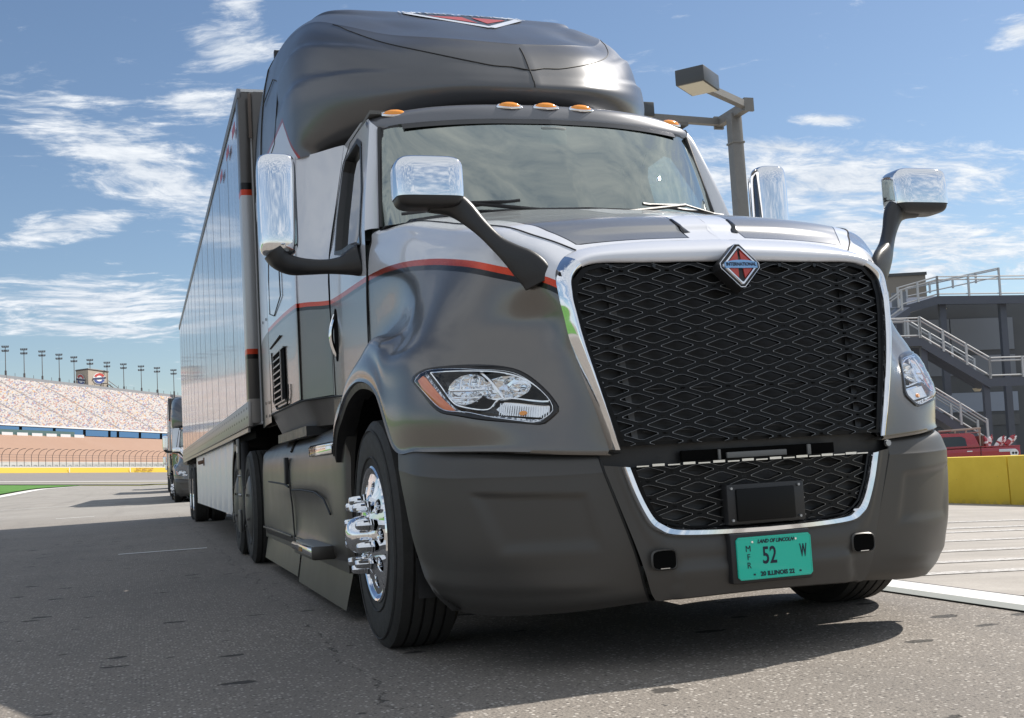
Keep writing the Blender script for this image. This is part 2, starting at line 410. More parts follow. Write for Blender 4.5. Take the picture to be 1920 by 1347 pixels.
# ================================================================== STRUCTURE: the ground
def zground(x, y):
    s = min(1, max(0, (y - 40) / 110)); s = s * s * (3 - 2 * s)
    z = s * .062 * max(0, -x - 2)
    if x > 1.6: z -= .041 * (x - 1.6)
    return z
GAX, GAY = -0.30075, 0.9537
def asphalt():
    m = Mat('asphalt'); m.obj(); x, y, z = m.xyz
    fine = m.noise(110, 3, .7); mid = m.noise(38, 5, .65); big = m.noise(.7, 4, .55); bl = m.noise(5, 5, .6)
    vo = m.n('ShaderNodeTexVoronoi'); vo.inputs['Scale'].default_value = 62; m.l(m.obj(), vo.inputs['Vector'])
    stone = m.ramp(vo.outputs['Distance'], .25, .45, 1, 0)
    sp = m.n('ShaderNodeSeparateColor'); m.l(vo.outputs['Color'], sp.inputs[0])
    light = m.math('MULTIPLY', stone, m.math('GREATER_THAN', sp.outputs[0], .72))
    base = m.mix(m.ramp(mid, .3, .7), (.235, .208, .18), (.335, .298, .258))
    base = m.mix(m.ramp(fine, .35, .65), m.mix(.65, base, (.05, .047, .044)), base)
    base = m.mix(m.math('MULTIPLY', light, .8), base, (.58, .54, .49))
    base = m.mix(m.math('MULTIPLY', m.math('MULTIPLY', stone, m.math('LESS_THAN', sp.outputs[0], .14)), .8), base, (.035, .033, .03))
    base = m.mix(m.ramp(big, .35, .7, 0, .3), base, (.115, .105, .098))
    # worn darker lane drag marks, stretched across
    drag = m.noise(1.4, 5, .6, sc3=(1.0, .22, 1)); base = m.mix(m.ramp(drag, .5, .75, 0, .3), base, (.09, .084, .08))
    # the crack that runs along the truck
    wob = m.noise(1.6, 6, .72, sc3=(1, 1, 1)); wob2 = m.noise(13, 4, .7)
    cxp = m.math('MULTIPLY_ADD', m.math('SUBTRACT', wob, .5), .34, m.math('MULTIPLY_ADD', m.math('SUBTRACT', wob2, .5), .06, m.math('ADD', x, 1.40)))
    crack = m.math('MULTIPLY', m.ramp(m.math('ABSOLUTE', cxp), .001, .008, .8, 0), m.ramp(m.noise(3.5, 3), .45, .55))
    # oil drips and pits
    pits = m.n('ShaderNodeTexVoronoi'); pits.inputs['Scale'].default_value = 5.5; pits.inputs['Randomness'].default_value = 1
    mp = m.n('ShaderNodeMapping'); mp.inputs['Scale'].default_value = (.75, 1.25, 1); m.l(m.obj(), mp.inputs[0])
    wv = m.n('ShaderNodeVectorMath', operation='MULTIPLY_ADD'); m.l(m.noise(9, 3, .6, out='Color'), wv.inputs[0]); wv.inputs[1].default_value = (.12, .12, 0); m.l(mp.outputs[0], wv.inputs[2])
    m.l(wv.outputs[0], pits.inputs['Vector']); pc = m.n('ShaderNodeSeparateColor'); m.l(pits.outputs['Color'], pc.inputs[0])
    pit = m.math('MULTIPLY', m.ramp(m.math('SUBTRACT', pits.outputs['Distance'], m.math('MULTIPLY', pc.outputs[1], .26)), .0, .04, 1, 0), m.math('GREATER_THAN', pc.outputs[0], .68))
    base = m.mix(m.math('MAXIMUM', crack, m.math('MULTIPLY', pit, .8)), base, (.015, .014, .013))
    # far along, the surface reads as smooth pale concrete
    far = m.ramp(y, 14, 34, 0, 1, True)
    conc = m.mix(m.ramp(m.noise(.25, 5, .6), .3, .7), (.24, .225, .205), (.30, .283, .26))
    conc = m.mix(m.ramp(m.noise(.5, 4, .6, sc3=(3, .15, 1)), .5, .7, 0, .35), conc, (.16, .15, .14))
    base = m.mix(far, base, conc)
    m.set(color=base, rough=m.ramp(mid, .3, .7, .72, .9), spec=.35)
    h = m.math('MULTIPLY_ADD', stone, .5, m.math('MULTIPLY', fine, .7)); h = m.math('SUBTRACT', h, m.math('MULTIPLY', m.math('MAXIMUM', crack, pit), 2.5))
    m.bump(h, .55, .006); return m.m
M_asphalt = asphalt()
def concrete():
    m = Mat('pit_concrete'); m.obj(); x, y, z = m.xyz
    a = m.noise(1.2, 6, .65); b = m.noise(.9, 5, .6, sc3=(.35, 3.0, 1)); f = m.noise(60, 4, .7)
    c = m.mix(m.ramp(a, .3, .7), (.30, .275, .245), (.40, .37, .335)); c = m.mix(m.ramp(b, .45, .75, 0, .55), c, (.20, .185, .17))
    c = m.mix(m.ramp(f, .35, .65, .25, 0), c, (.12, .11, .10))
    m.set(color=c, rough=.85); m.bump(f, .3, .004); return m.m
M_conc = concrete()
def paintm(name, col, keep=.42):
    m = Mat(name); w = m.ramp(m.noise(22, 6, .75, sc3=(1, 2.2, 1)), keep, keep + .12)
    c = m.mix(w, (.26, .24, .22), col); m.set(color=m.mix(m.ramp(m.noise(2, 5), .35, .7, 0, .3), c, (.30, .28, .26)), rough=.7); return m.m
M_line = paintm('worn_white_paint', (.70, .69, .67), .30); M_bar = paintm('faded_bar_paint', (.58, .57, .55), .45); M_joint = paintm('grey_joint_paint', (.20, .215, .20), .2)
xs = sorted(set([-1500, -700, -400, -250, -180, -120, -90, -60, -45, -30, -20, -14, -9, -6, -4, -2, 0, 1.6, 4, 8, 12, 20, 40, 70, 120, 250, 500, 1500]))
ys = [-1500, -600, -200, -80, -30, -10, 0, 10, 25, 40, 48, 56, 64, 72, 80, 90, 100, 112, 125, 140, 160, 200, 250, 300, 315, 400, 600, 1500]
g = MB(); G = np.array([[(x, y, zground(x, y)) for y in ys] for x in xs]); g.grid(G)
obj('ground', g, M_asphalt, smooth=0, kind='structure')
def strip(name, x0, x1, y0, y1, dz, mat, kind='structure', ny=1, parent=None, **kw):
    s = MB(); s.grid(np.array([[(x, y0 + (y1 - y0) * j / ny, zground(x, y0 + (y1 - y0) * j / ny) + dz) for j in range(ny + 1)] for x in (x0, x1)]))
    return obj(name, s, mat, parent, smooth=0, kind=kind, **kw)
strip('pit_lane', 1.78, 11.2, -14, 60, .004, M_conc)
strip('lane_joint', 1.40, 1.52, -14, 60, .008, M_joint)
strip('lane_line', 1.52, 1.74, -14, 60, .008, M_line)
strip('lane_line', -2.44, -1.50, 9.80, 9.92, .005, M_line)
strip('lane_crack', 1.745, 1.775, -14, 60, .006, M_seam)
for yy in (0.75, 1.95, 2.62, 3.45, 4.45, 5.55, 6.15, 7.3):      # pit-box bars painted across the concrete
    strip('pit_bar', 1.79, 8.9, yy, yy + .12 + .010 * yy, .008, M_bar)
strip('lane_line', -4.2, -3.3, 27.2, 27.45, .005, M_line)
strip('lane_line', -9.0, -3.2, 46.5, 46.8, .005, M_line)
def gfit(pts, dz, name, mat, kind='structure', sub=24, **kw):
    """sheet between two ground polylines (near, far)"""
    a, b = pts; s = MB(); rows = []
    for i in range(sub + 1):
        t = i / sub; p = lerp(a[0], a[1], t); q = lerp(b[0], b[1], t)
        rows.append([(lerp(p, q, u)[0], lerp(p, q, u)[1], zground(*lerp(p, q, u)) + dz) for u in [k / 8 for k in range(9)]])
    s.grid(np.array(rows)); return obj(name, s, mat, smooth=0, kind=kind, **kw)
def grassm(name, c1, c2):
    m = Mat(name); c = m.mix(m.ramp(m.noise(3, 6, .7), .3, .7), c1, c2); c = m.mix(m.ramp(m.noise(.12, 3), .4, .65, 0, .5), c, tuple(k * .7 for k in c1)); m.set(color=c, rough=.9); m.bump(m.noise(14, 4), .6, .05); return m.m
M_grass = grassm('mown_grass', (.055, .17, .022), (.10, .25, .035)); M_dry = grassm('dry_grass', (.20, .22, .05), (.28, .27, .09))
gfit(((( -8, 20), (-11.97, 72.72)), ((-8, 20), (-11.97, 72.72))), .01, 'x', M_grass) if False else None
gp_ = [(-90, 60), (-11.97, 72.72), (-11.78, 87.63), (-12.0, 122.4), (-13.96, 289.86)]
def grass_sheet(name, pts, x_far, dz, mat, **kw):
    q = MB(); P = resample(cr([p + (0,) for p in pts], 6), 40)
    q.grid(np.array([[(x + (x_far - x) * u ** 1.5, y, zground(x + (x_far - x) * u ** 1.5, y) + dz) for u in np.linspace(0, 1, 14)] for x, y, _ in P])); return obj(name, q, mat, smooth=0, **kw)
grass_sheet('green_grass', [(-13.2, 64), (-12.9, 87), (-13.2, 122), (-15.2, 290)], -300, .14, M_grass, kind='stuff')
grass_sheet('grass_kerb', [(-12.2, 60), (-12.0, 87), (-12.3, 122), (-14.9, 290)], -15.4, .02, M_line, kind='structure')
q = MB(); q.grid(np.array([[(x, y, zground(x, y) + .06) for y in (300, 312, 322, 336, 345)] for x in (-400, -200, -100, -60, -30, -14, -8, -2, 4, 9)])); obj('dry_grass', q, M_dry, smooth=0, kind='stuff')


# ================================================================== THE TRUCK
truck = thing('semi_truck', 'big silver and bronze semi truck nearest the camera with mesh grille and green plate', 'truck', group='semi trucks parked in line on pit road')

# ---- hood and fenders (half grid, x >= 0, mirrored)
HOOD = [
 [(0.575,0.13,0.79),(0.612,0.142,0.93),(0.652,0.165,1.08),(0.678,0.185,1.19),(0.69,0.2,1.28),(0.7,0.218,1.37),(0.692,0.245,1.47),(0.595,0.285,1.548),(0.35,0.27,1.578),(0,0.255,1.588)],
 [(0.78,0.18,0.805),(0.803,0.22,0.941),(0.789,0.28,1.064),(0.759,0.33,1.179),(0.734,0.34,1.291),(0.743,0.315,1.41),(0.741,0.32,1.512),(0.653,0.355,1.594),(0.37,0.345,1.626),(-0.01,0.33,1.636)],
 [(0.94,0.29,0.82),(0.965,0.32,0.95),(0.945,0.38,1.062),(0.903,0.43,1.175),(0.848,0.44,1.291),(0.815,0.4,1.445),(0.798,0.42,1.559),(0.707,0.44,1.637),(0.4,0.39,1.665),(0,0.37,1.675)],
 [(1.06,0.45,0.83),(1.085,0.48,0.95),(1.075,0.51,1.06),(1.035,0.54,1.17),(0.965,0.55,1.29),(0.89,0.52,1.5),(0.86,0.53,1.61),(0.77,0.55,1.69),(0.42,0.5,1.72),(0,0.48,1.73)],
 [(1.155,0.67,0.84),(1.175,0.7,0.96),(1.165,0.73,1.08),(1.138,0.75,1.212),(1.06,0.76,1.33),(0.95,0.75,1.56),(0.915,0.75,1.665),(0.82,0.78,1.75),(0.44,0.72,1.78),(0,0.7,1.79)],
 [(1.2,0.89,0.86),(1.213,0.93,0.99),(1.205,0.97,1.1),(1.188,0.99,1.222),(1.09,1,1.34),(0.985,0.98,1.6),(0.945,0.98,1.715),(0.85,1,1.8),(0.46,0.95,1.83),(0,0.93,1.84)],
 [(1.222,1.12,1.105),(1.225,1.14,1.16),(1.21,1.17,1.22),(1.188,1.18,1.302),(1.065,1.18,1.39),(1.01,1.18,1.63),(0.965,1.18,1.77),(0.87,1.2,1.85),(0.47,1.12,1.875),(0,1.1,1.885)],
 [(1.23,1.45,1.18),(1.23,1.46,1.23),(1.205,1.47,1.29),(1.158,1.48,1.362),(1.035,1.48,1.43),(1.03,1.47,1.67),(0.995,1.47,1.84),(0.91,1.48,1.915),(0.48,1.33,1.93),(0,1.28,1.935)],
 [(1.23,1.8,1.15),(1.225,1.8,1.205),(1.18,1.81,1.26),(1.115,1.81,1.32),(1.045,1.82,1.41),(1.045,1.82,1.7),(1.02,1.82,1.88),(0.945,1.8,1.96),(0.5,1.52,1.975),(0,1.44,1.975)],
 [(1.23,2.06,1.06),(1.21,2.06,1.13),(1.15,2.06,1.2),(1.09,2.05,1.28),(1.062,2.04,1.38),(1.055,2.03,1.72),(1.03,2.03,1.91),(0.965,1.98,1.985),(0.5,1.66,1.99),(0,1.55,1.99)]]
HG = loft(HOOD, 12, 10)
HC = Vector((.96, .42, 1.03)); HA = Vector((.79262, .60971, 0)); HB = Vector((-.06164, .08013, .99488)); HN = Vector((.60659, -.78856, .1011)).normalized()
def hl2d(p): d = Vector(p) - HC; return (d.dot(HA), d.dot(HB))
HL_OUT = [(0.332, 0.088), (0.322, 0.106), (0.26, 0.124), (0.137, 0.119), (-0.017, 0.105), (-0.118, 0.086), (-0.179, 0.058), (-0.236, 0.015), (-0.286, -0.036), (-0.315, -0.083), (-0.302, -0.107), (-0.269, -0.135), (-0.247, -0.14), (-0.183, -0.132), (-0.045, -0.111), (0.072, -0.084), (0.145, -0.067), (0.192, -0.041), (0.261, 0.022)]
def inpoly(p, poly):
    c = False; j = len(poly) - 1
    for i in range(len(poly)):
        if (poly[i][1] > p[1]) != (poly[j][1] > p[1]) and p[0] < (poly[j][0] - poly[i][0]) * (p[1] - poly[i][1]) / (poly[j][1] - poly[i][1]) + poly[i][0]: c = not c
        j = i
    return c
def scale2(poly, k):
    cx = sum(p[0] for p in poly) / len(poly); cy = sum(p[1] for p in poly) / len(poly)
    out = []
    for x, y in poly:
        d = math.hypot(x - cx, y - cy); out.append((cx + (x - cx) * (1 + k / d), cy + (y - cy) * (1 + k / d)))
    return out
hl_in = scale2(HL_OUT, -.006)
def hkeep(i, j):
    c = (HG[i, j] + HG[i + 1, j + 1]) / 2
    if c[2] > 1.25 or c[2] < .85: return True
    return not inpoly(hl2d(c), hl_in)
hd = MB(); hd.grid(HG, keep=hkeep); hd.join(MB().grid(mirx(HG), keep=hkeep))
# returned lip of the wheel arch and fender foot
lip = HG[:, 0]; inner = lip + np.array([-.05, 0, -.0]); 
lg = np.stack([lip, lip + np.array([.006, 0, -.012]), lip + np.array([-.008, .0, -.02]), inner + np.array([0, 0, -.012])], 1)
hd.grid(lg); hd.join(MB().grid(mirx(lg)))
hood = link('hood', hd.mesh('hood', M_hood, 60, weld=True), truck)
full = MB().grid(HG); BV = BVHTree.FromPolygons([Vector(p) for p in full.v], full.f)
def on_hood(a, b, off=0.0):
    o = HC + HA * a + HB * b + HN * .8
    h = BV.ray_cast(o, -HN)
    p = h[0] if h[0] is not None else HC + HA * a + HB * b
    return p + HN * off
# flare behind the seam, over the back of the wheel arch
FL = [[(1.23, 2.05, 1.065), (1.212, 2.05, 1.135), (1.155, 2.05, 1.205), (1.085, 2.05, 1.30)],
      [(1.235, 2.15, 1.01), (1.222, 2.17, 1.075), (1.165, 2.15, 1.15), (1.08, 2.11, 1.24)],
      [(1.235, 2.22, .94), (1.225, 2.25, 1.0), (1.17, 2.22, 1.06), (1.08, 2.16, 1.14)],
      [(1.232, 2.265, .86), (1.222, 2.30, .90), (1.17, 2.28, .95), (1.08, 2.22, 1.0)]]
fl = MB(); FG = loft(FL, 6, 6); fl.grid(FG); li = FG[:, 0]; fl.grid(np.stack([li, li + np.array([.004, 0, -.012]), li + np.array([-.06, -.01, -.01])], 1))
both('fender_flare', fl, M_hood, truck, smooth=60)
# dark rubber lip in the wheel arch
def arch_path():
    P = [HOOD[k][0] for k in (5, 6, 7, 8, 9)] + [FL[k][0] for k in (1, 2, 3)]
    return cr(P, 6)
al = MB(); ap = arch_path()
al.grid(np.stack([ap + np.array([-.004, 0, -.015]), ap + np.array([-.012, 0, -.045]), ap + np.array([-.10, 0, -.05])], 1))
both('arch_lip', al, M_black, truck)
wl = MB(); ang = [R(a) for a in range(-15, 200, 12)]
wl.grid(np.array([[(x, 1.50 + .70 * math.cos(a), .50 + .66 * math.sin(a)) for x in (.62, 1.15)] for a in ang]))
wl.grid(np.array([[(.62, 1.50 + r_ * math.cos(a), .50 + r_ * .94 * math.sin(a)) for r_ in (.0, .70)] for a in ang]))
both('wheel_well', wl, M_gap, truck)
q = MB(); q.grid(np.array([[(x, .80 + .05 * (z - .25), z) for z in (.25, .5, .84)] for x in (.56, .8, 1.15)])); both('added_sun_block_front', q, M_black, truck)  # added panel that blocks sunlight reaching the ground behind the bumper
q = MB(); q.grid(np.array([[(.60, y, z) for z in (.22, .6, 1.1)] for y in (.28, .8, 1.3, 2.1)])); both('added_sun_block_side', q, M_black, truck)  # added side panel, stops sunlight crossing under the hood
# seam lines: hood rear edge, hood side panel split
def seamline(pts, name='panel_seam', r=.004, mat=None, n=8): 
    t = MB(); t.tube([tuple(p) for p in cr(pts, n)], r, 6); return t
sm = seamline([(1.066, 2.045, 1.37), (1.06, 2.042, 1.72), (1.034, 2.042, 1.91), (.97, 1.99, 1.985)])
both('hood_seam', sm, M_seam, truck)
sd = MB(); sd.tube([tuple(p + np.array([0, -.001, .001])) for p in HG[::3, 70]], .0032, 6)
both('hood_seam', sd, M_seam, truck)
# recessed scoops at the end of each hood rib
for s in (1, -1):
    q = MB(); pts = [HG[k, 87] for k in range(10, 34, 4)]
    q.sweep([(tuple(np.array(p) * [s, 1, 1] + [0, 0, .002]), .016 - .0018 * i, .003) for i, p in enumerate(pts)], [(math.cos(t), math.sin(t)) for t in [k * math.pi / 5 for k in range(10)]])
    obj('hood_scoop', q, M_gloss, truck)

# ---- grille surround
OUT = [HOOD[0][j] for j in range(10)]
INN = [(.537, .107, .785), (.574, .114, .93), (.611, .130, 1.08), (.635, .145, 1.19), (.649, .161, 1.28), (.656, .178, 1.36), (.643, .193, 1.437), (.562, .202, 1.484), (.33, .185, 1.487), (0, .175, 1.49)]
def surround(j0, j1):
    o = cr(OUT, 8)[j0:j1]; i_ = cr(INN, 8)[j0:j1]
    m1 = o * .75 + i_ * .25 + np.array([0, -.024, .0]); m2 = o * .4 + i_ * .6 + np.array([0, -.034, 0])
    b = i_ + np.array([0, .045, 0]); e = o + np.array([0, .012, 0])
    S = np.stack([e, o, m1, m2, i_, b], 1)
    return np.stack([cr(S[k], 4) for k in range(len(S))])
g1 = MB().grid(surround(0, 54)); both('grille_surround', g1, M_chrome, truck, smooth=50)
g2 = MB().grid(surround(53, 73)); g2.join(MB().grid(mirx(surround(53, 73)))); obj('hood_nose', g2, M_silver, truck, smooth=50)

# ---- grille of interlocking diamonds
def gy(x, z): return .078 + .09 * x * x + .094 * max(0, (z - .80) / .65) 
def gpt(x, z, off=0): return (x, gy(x, z) + off, z)
def clip_mesh(mb, poly):
    """keep what lies inside convex polygon poly in (x, z)"""
    bm = bmesh.new(); vs = [bm.verts.new(v) for v in mb.v]
    for f, mi_ in zip(mb.f, mb.m):
        try: bm.faces.new([vs[i] for i in f]).material_index = mi_
        except ValueError: pass
    n = len(poly); ar = sum(poly[i][0] * poly[(i + 1) % n][1] - poly[(i + 1) % n][0] * poly[i][1] for i in range(n))
    for i in range(n):
        a, b = poly[i], poly[(i + 1) % n]; dx_, dz_ = b[0] - a[0], b[1] - a[1]
        no = Vector((dz_, 0, -dx_)) * (1 if ar > 0 else -1)
        if no.length < 1e-9: continue
        bmesh.ops.bisect_plane(bm, geom=bm.verts[:] + bm.edges[:] + bm.faces[:], plane_co=(a[0], 0, a[1]), plane_no=no.normalized(), clear_outer=True)
        if not bm.faces: break
    out = MB()
    bm.verts.ensure_lookup_table(); idx = {v: i for i, v in enumerate(bm.verts)}
    out.add([tuple(v.co) for v in bm.verts], [tuple(idx[v] for v in f.verts) for f in bm.faces]); out.m = [f.material_index for f in bm.faces]; bm.free(); return out
def diamond(hw, hh, cut=.11):
    # a rhombus with its four tips cut
    P = [(hw, 0), (0, hh), (-hw, 0), (0, -hh)]; out = []
    for i in range(4):
        p, a, b = P[i], P[(i + 3) % 4], P[(i + 1) % 4]; out += [lerp(p, a, cut), lerp(p, b, cut)]
    return out
def cell(cx, cz, W, H, yf):
    """one grille cell: flat web, raised bright rim, walls down into the hole"""
    tile = [(W, 0), (W * .5, H * .5), (0, H), (-W * .5, H * .5), (-W, 0), (-W * .5, -H * .5), (0, -H), (W * .5, -H * .5)]
    def oct8(hw, hh, c): 
        d = diamond(hw, hh, c); return [d[7 - 0] if False else None] if False else d
    hole = diamond(W * .78, H * .70); 
    tileo = []
    for (x, z) in hole:      # match each rim point with a point on the tile edge
        k = 1 / (abs(x) / W + abs(z) / H); tileo.append((x * k, z * k))
    rings = []
    for pts, k, off in ((tileo, 1, 0), (hole, 1.01, 0), (hole, 1.0, -.003), (hole, .968, -.003), (hole, .962, .003), (hole, .93, .016)):
        rings.append([(cx + x * k, yf(cx + x * k, cz + z * k) + off, cz + z * k) for x, z in pts])
    mb = MB(); mb.add([p for r_ in rings for p in r_], [(i * 8 + j, i * 8 + (j + 1) % 8, (i + 1) * 8 + (j + 1) % 8, (i + 1) * 8 + j) for i in range(5) for j in range(8)]); mb.m = [1 if 8 <= k < 24 else 0 for k in range(40)]; return mb
_m = Mat('grille_black'); _m.set(color=(.004, .0045, .005), rough=.45, spec=.2); M_grille = _m.m; M_grim = simple('grille_rim', (.30, .30, .30), .3, .5)
_m = Mat('radiator_core'); _m.obj(); _w = _m.n('ShaderNodeTexWave'); _w.bands_direction = 'Z'; _w.inputs['Scale'].default_value = 60; _m.l(_m.obj(), _w.inputs['Vector']); _m.set(color=_m.mix(_w.outputs['Fac'], (.015, .015, .016), (.05, .05, .05)), rough=.5); M_rad = _m.m; M_rad2 = simple('bracket_grey', (.10, .10, .10), .5)
cin = [tuple(p) for p in cr(INN, 3)]
gpoly = [(p[0], p[2]) for p in cin[:-1]] + [(0, 1.49)] + [(-p[0], p[2]) for p in reversed(cin[:-1])]
gconv = [(.541, .800), (.574, .93), (.612, 1.08), (.650, 1.28), (.657, 1.36), (.647, 1.42), (.605, 1.466), (.55, 1.480)]
gconv = gconv + [(-x, z) for x, z in reversed(gconv)]
def build_grille(name, poly, W, H, xo, zo, yf, parent, label=None):
    bd = MB(); fr = [(x, z) for x, z in poly]; k = [(x * .972, zo + (z - zo) * .965) for x, z in poly]
    n = len(fr)
    bd.add([(x, yf(x, z) - .004, z) for x, z in fr] + [(x, yf(x, z) - .008, z) for x, z in k] + [(x, yf(x, z) + .02, z) for x, z in k], [(i, (i + 1) % n, n + (i + 1) % n, n + i) for i in range(n)] + [(n + i, n + (i + 1) % n, 2 * n + (i + 1) % n, 2 * n + i) for i in range(n)])
    gr = obj(name, bd, M_grille, parent)
    xs_ = [p[0] for p in poly]; zs_ = [p[1] for p in poly]; nrow = 0; z = min(zs_) - H
    row = 0
    z0 = zo - math.ceil((zo - min(zs_)) / H + 1) * H
    z = z0
    while z < max(zs_) + H:
        i = round((z - zo) / H); x = -W * math.ceil((max(xs_) + W) / W) + 0
        k0 = -int(math.ceil((max(xs_) + W) / W)); k1 = -k0
        for kx in range(k0, k1 + 1):
            if (kx + i) % 2: continue
            cx = xo + kx * W
            c = cell(cx, z, W, H, yf)
            pts = [(cx + W, z), (cx - W, z), (cx, z + H), (cx, z - H)]
            if not all(inpoly(p, poly) for p in pts):
                c = clip_mesh(c, poly)
                if len(c.f) < 6: continue
            link('grille_cell', c.mesh('grille_cell', [M_grille, M_grim], 30, 0), gr)
        z += H
    return gr
grille = build_grille('grille', gconv, .0915, .0322, 0, 1.13, gy, truck)
rb = MB(); rb.plate([(x * .99, z) for x, z in gconv], [], lambda a, b: (a, gy(a, b) + .034, b)); obj('radiator', rb, M_rad, grille)
for s in (1, -1):
    q = MB(); q.sweep([((s * (.47 + .03 * t), gy(.48, .82 + .6 * t) + .031, .82 + .6 * t), .012, .002) for t in (0, .5, 1)], [(1, 1), (-1, 1), (-1, -1), (1, -1)], up=(0, 1, 0)); obj('radiator_bracket', q, M_rad2 if s < 0 else M_black, grille)
for zz, ww in ((.85, .44), (1.005, .42)):
    q = MB(); q.sweep([((x, gy(x, zz) + .031, zz), .006, .002) for x in np.linspace(-ww, ww, 9)], [(1, 1), (-1, 1), (-1, -1), (1, -1)], up=(0, 0, 1)); obj('radiator_crossbar', q, M_black, grille)
for bx in (-.50, -.33, .20, .36):
    b_ = MB().lathe([(0, -.006), (.007, -.006), (.008, .002)], 10, axis='y', c=(bx, gy(bx, 1.47) - .008, 1.468)); obj('grille_screw', b_, M_gloss, grille)

# ---- badge
em = Matrix.Translation((0, .118, 1.458)) @ Matrix.Rotation(R(-9), 4, 'X')
def emp(x, z, d): return tuple(em @ Vector((x, -d, z)))
def dia(hw, hh, cut=.1):
    return diamond(hw, hh, cut)
bq = MB(); bq.prism(dia(.098, .102, .12), lambda a, b: emp(a, b, -.06), lambda a, b: emp(a * .96, b * .96, .0)); badge = obj('badge', bq, M_black, truck, bevel=.003)
def ringm(o, i_, d0, d1):
    m_ = MB(); n = len(o); vs = [emp(*p, d0) for p in o] + [emp(*lerp(p, q_, .25), d1) for p, q_ in zip(o, i_)] + [emp(*lerp(p, q_, .75), d1) for p, q_ in zip(o, i_)] + [emp(*p, d0) for p in i_]
    return m_.add(vs, [(k * n + j, k * n + (j + 1) % n, (k + 1) * n + (j + 1) % n, (k + 1) * n + j) for k in range(3) for j in range(n)])
obj('badge_rim', ringm(dia(.093, .097, .1), dia(.088, .092, .1), -.001, .003), M_chrome, badge)
obj('badge_ring', ringm(dia(.078, .082, .06), dia(.062, .066, .04), .0, .010), M_chrome, badge)
rf = MB()
for s in (1, -1):
    rf.prism([(s * .005, .058), (s * .048, .014), (s * .006, .014)][::s], lambda a, b: emp(a, b, .006), lambda a, b: emp(a, b, .001))
    rf.prism([(s * .010, -.012), (s * .050, -.012), (s * .013, -.050)][::-s], lambda a, b: emp(a, b, .006), lambda a, b: emp(a, b, .001))
obj('badge_fill', rf, M_redfill, badge)
bn = MB(); bp_ = [(-.068, -.013)] + [(x, .010 + .009 * (1 - (x / .068) ** 2)) for x in np.linspace(-.068, .068, 9)] + [(.068, -.013)]
bn.prism(bp_, lambda a, b: emp(a, b, .013), lambda a, b: emp(a, b, .004)); obj('badge_banner', bn, M_blue, badge)
text_mesh('badge_lettering', 'INTERNATIONAL', .0185, M_ink, badge, em @ Matrix.Translation((0, -.0138, .001)) @ Matrix.Rotation(R(90), 4, 'X'), sx=.88, bold=.0004)

# ---- bumper
def by(x, z): return .06 + .20 * x * x + max(0, .33 - z) * .25
BS = [
 [(.44, .175, .235), (.465, .15, .28), (.505, .13, .42), (.565, .13, .60), (.602, .135, .71), (.612, .155, .765), (.617, .19, .79)],
 [(.70, .24, .215), (.72, .20, .27), (.745, .175, .42), (.775, .17, .60), (.79, .175, .71), (.79, .20, .768), (.79, .235, .793)],
 [(.90, .37, .205), (.93, .33, .27), (.96, .29, .42), (.98, .285, .60), (.99, .29, .715), (.985, .315, .775), (.975, .345, .80)],
 [(1.0, .50, .205), (1.045, .46, .275), (1.08, .44, .42), (1.10, .44, .60), (1.11, .445, .72), (1.095, .465, .785), (1.08, .49, .812)],
 [(1.05, .62, .21), (1.115, .60, .285), (1.155, .61, .43), (1.178, .61, .61), (1.185, .62, .735), (1.17, .64, .805), (1.155, .66, .835)],
 [(1.09, .56, .22), (1.15, .62, .30), (1.19, .70, .46), (1.207, .78, .65), (1.212, .83, .76), (1.203, .87, .84), (1.195, .90, .875)]]
BS = [s_[:4] + [lerp(s_[3], s_[4], .88), s_[4], lerp(s_[4], s_[5], .16)] + s_[5:] for s_ in BS]
BG = loft(BS, 14, 12); BG[..., 0] -= .012 * np.clip((BG[..., 0] - .8) / .3, 0, 1)
# pressed recess in the corner panel
for i in range(BG.shape[0]):
    for j in range(BG.shape[1]):
        u, v = i / 14, j / 12
        cu, cv = 1.35, 2.75; hu = 1.05; hv = .62 + .25 * max(0, (cu - u) * 0)
        d = min(min((u - .42) / .16, (2.55 - .35 * (3.4 - v) - u) / .35), min((v - 2.05) / .30, (3.28 + .10 * u - v) / .16))
        k = max(0, min(1, d)); k = k * k * (3 - 2 * k)
        n_ = np.array([.5, -.85, 0]) if u < 2 else np.array([.8, -.6, 0])
        BG[i, j] -= n_ * .010 * k
        if v < 1.7 and v > 1.1: BG[i, j] += n_ * .006 * max(0, min(1, (v - 1.1) / .2)) * max(0, min(1, (1.7 - v) / .35)) * max(0, min(1, (u - .3) / .5))
bc = MB(); bc.grid(BG); bt = BG[:, -1]; bc.grid(np.stack([bt, bt + np.array([-.09, .04, .012])], 1)); bb_ = BG[:, 0]; bc.grid(np.stack([bb_, bb_ + np.array([-.10, .06, .02])], 1)); be = BG[-1]; bc.grid(np.stack([be, be + np.array([-.09, .05, 0])], 1))
both('bumper_corner', bc, M_bumper, truck, smooth=50)
both('bumper_seam', seamline([tuple(np.array(p) + [-.004, -.001, 0]) for p in BS[0]], r=.0045), M_seam, truck)
UO = [(.538, .727), (.505, .62), (.462, .525), (.43, .492), (.375, .468), (.22, .459), (0, .456)]
UI = [(.503, .722), (.470, .622), (.432, .545), (.398, .518), (.345, .498), (.20, .489), (0, .486)]
seamp = [(p[0] - .008, p[2]) for p in cr(BS[0], 6)]
uo = resample(cr(UO, 6), 40)
outer_path = resample([(.600, .735)] + [tuple(p) for p in seamp[::-1] if p[1] < .73] + [(.40, .244), (.2, .250), (0, .254)], 40)
BC = []
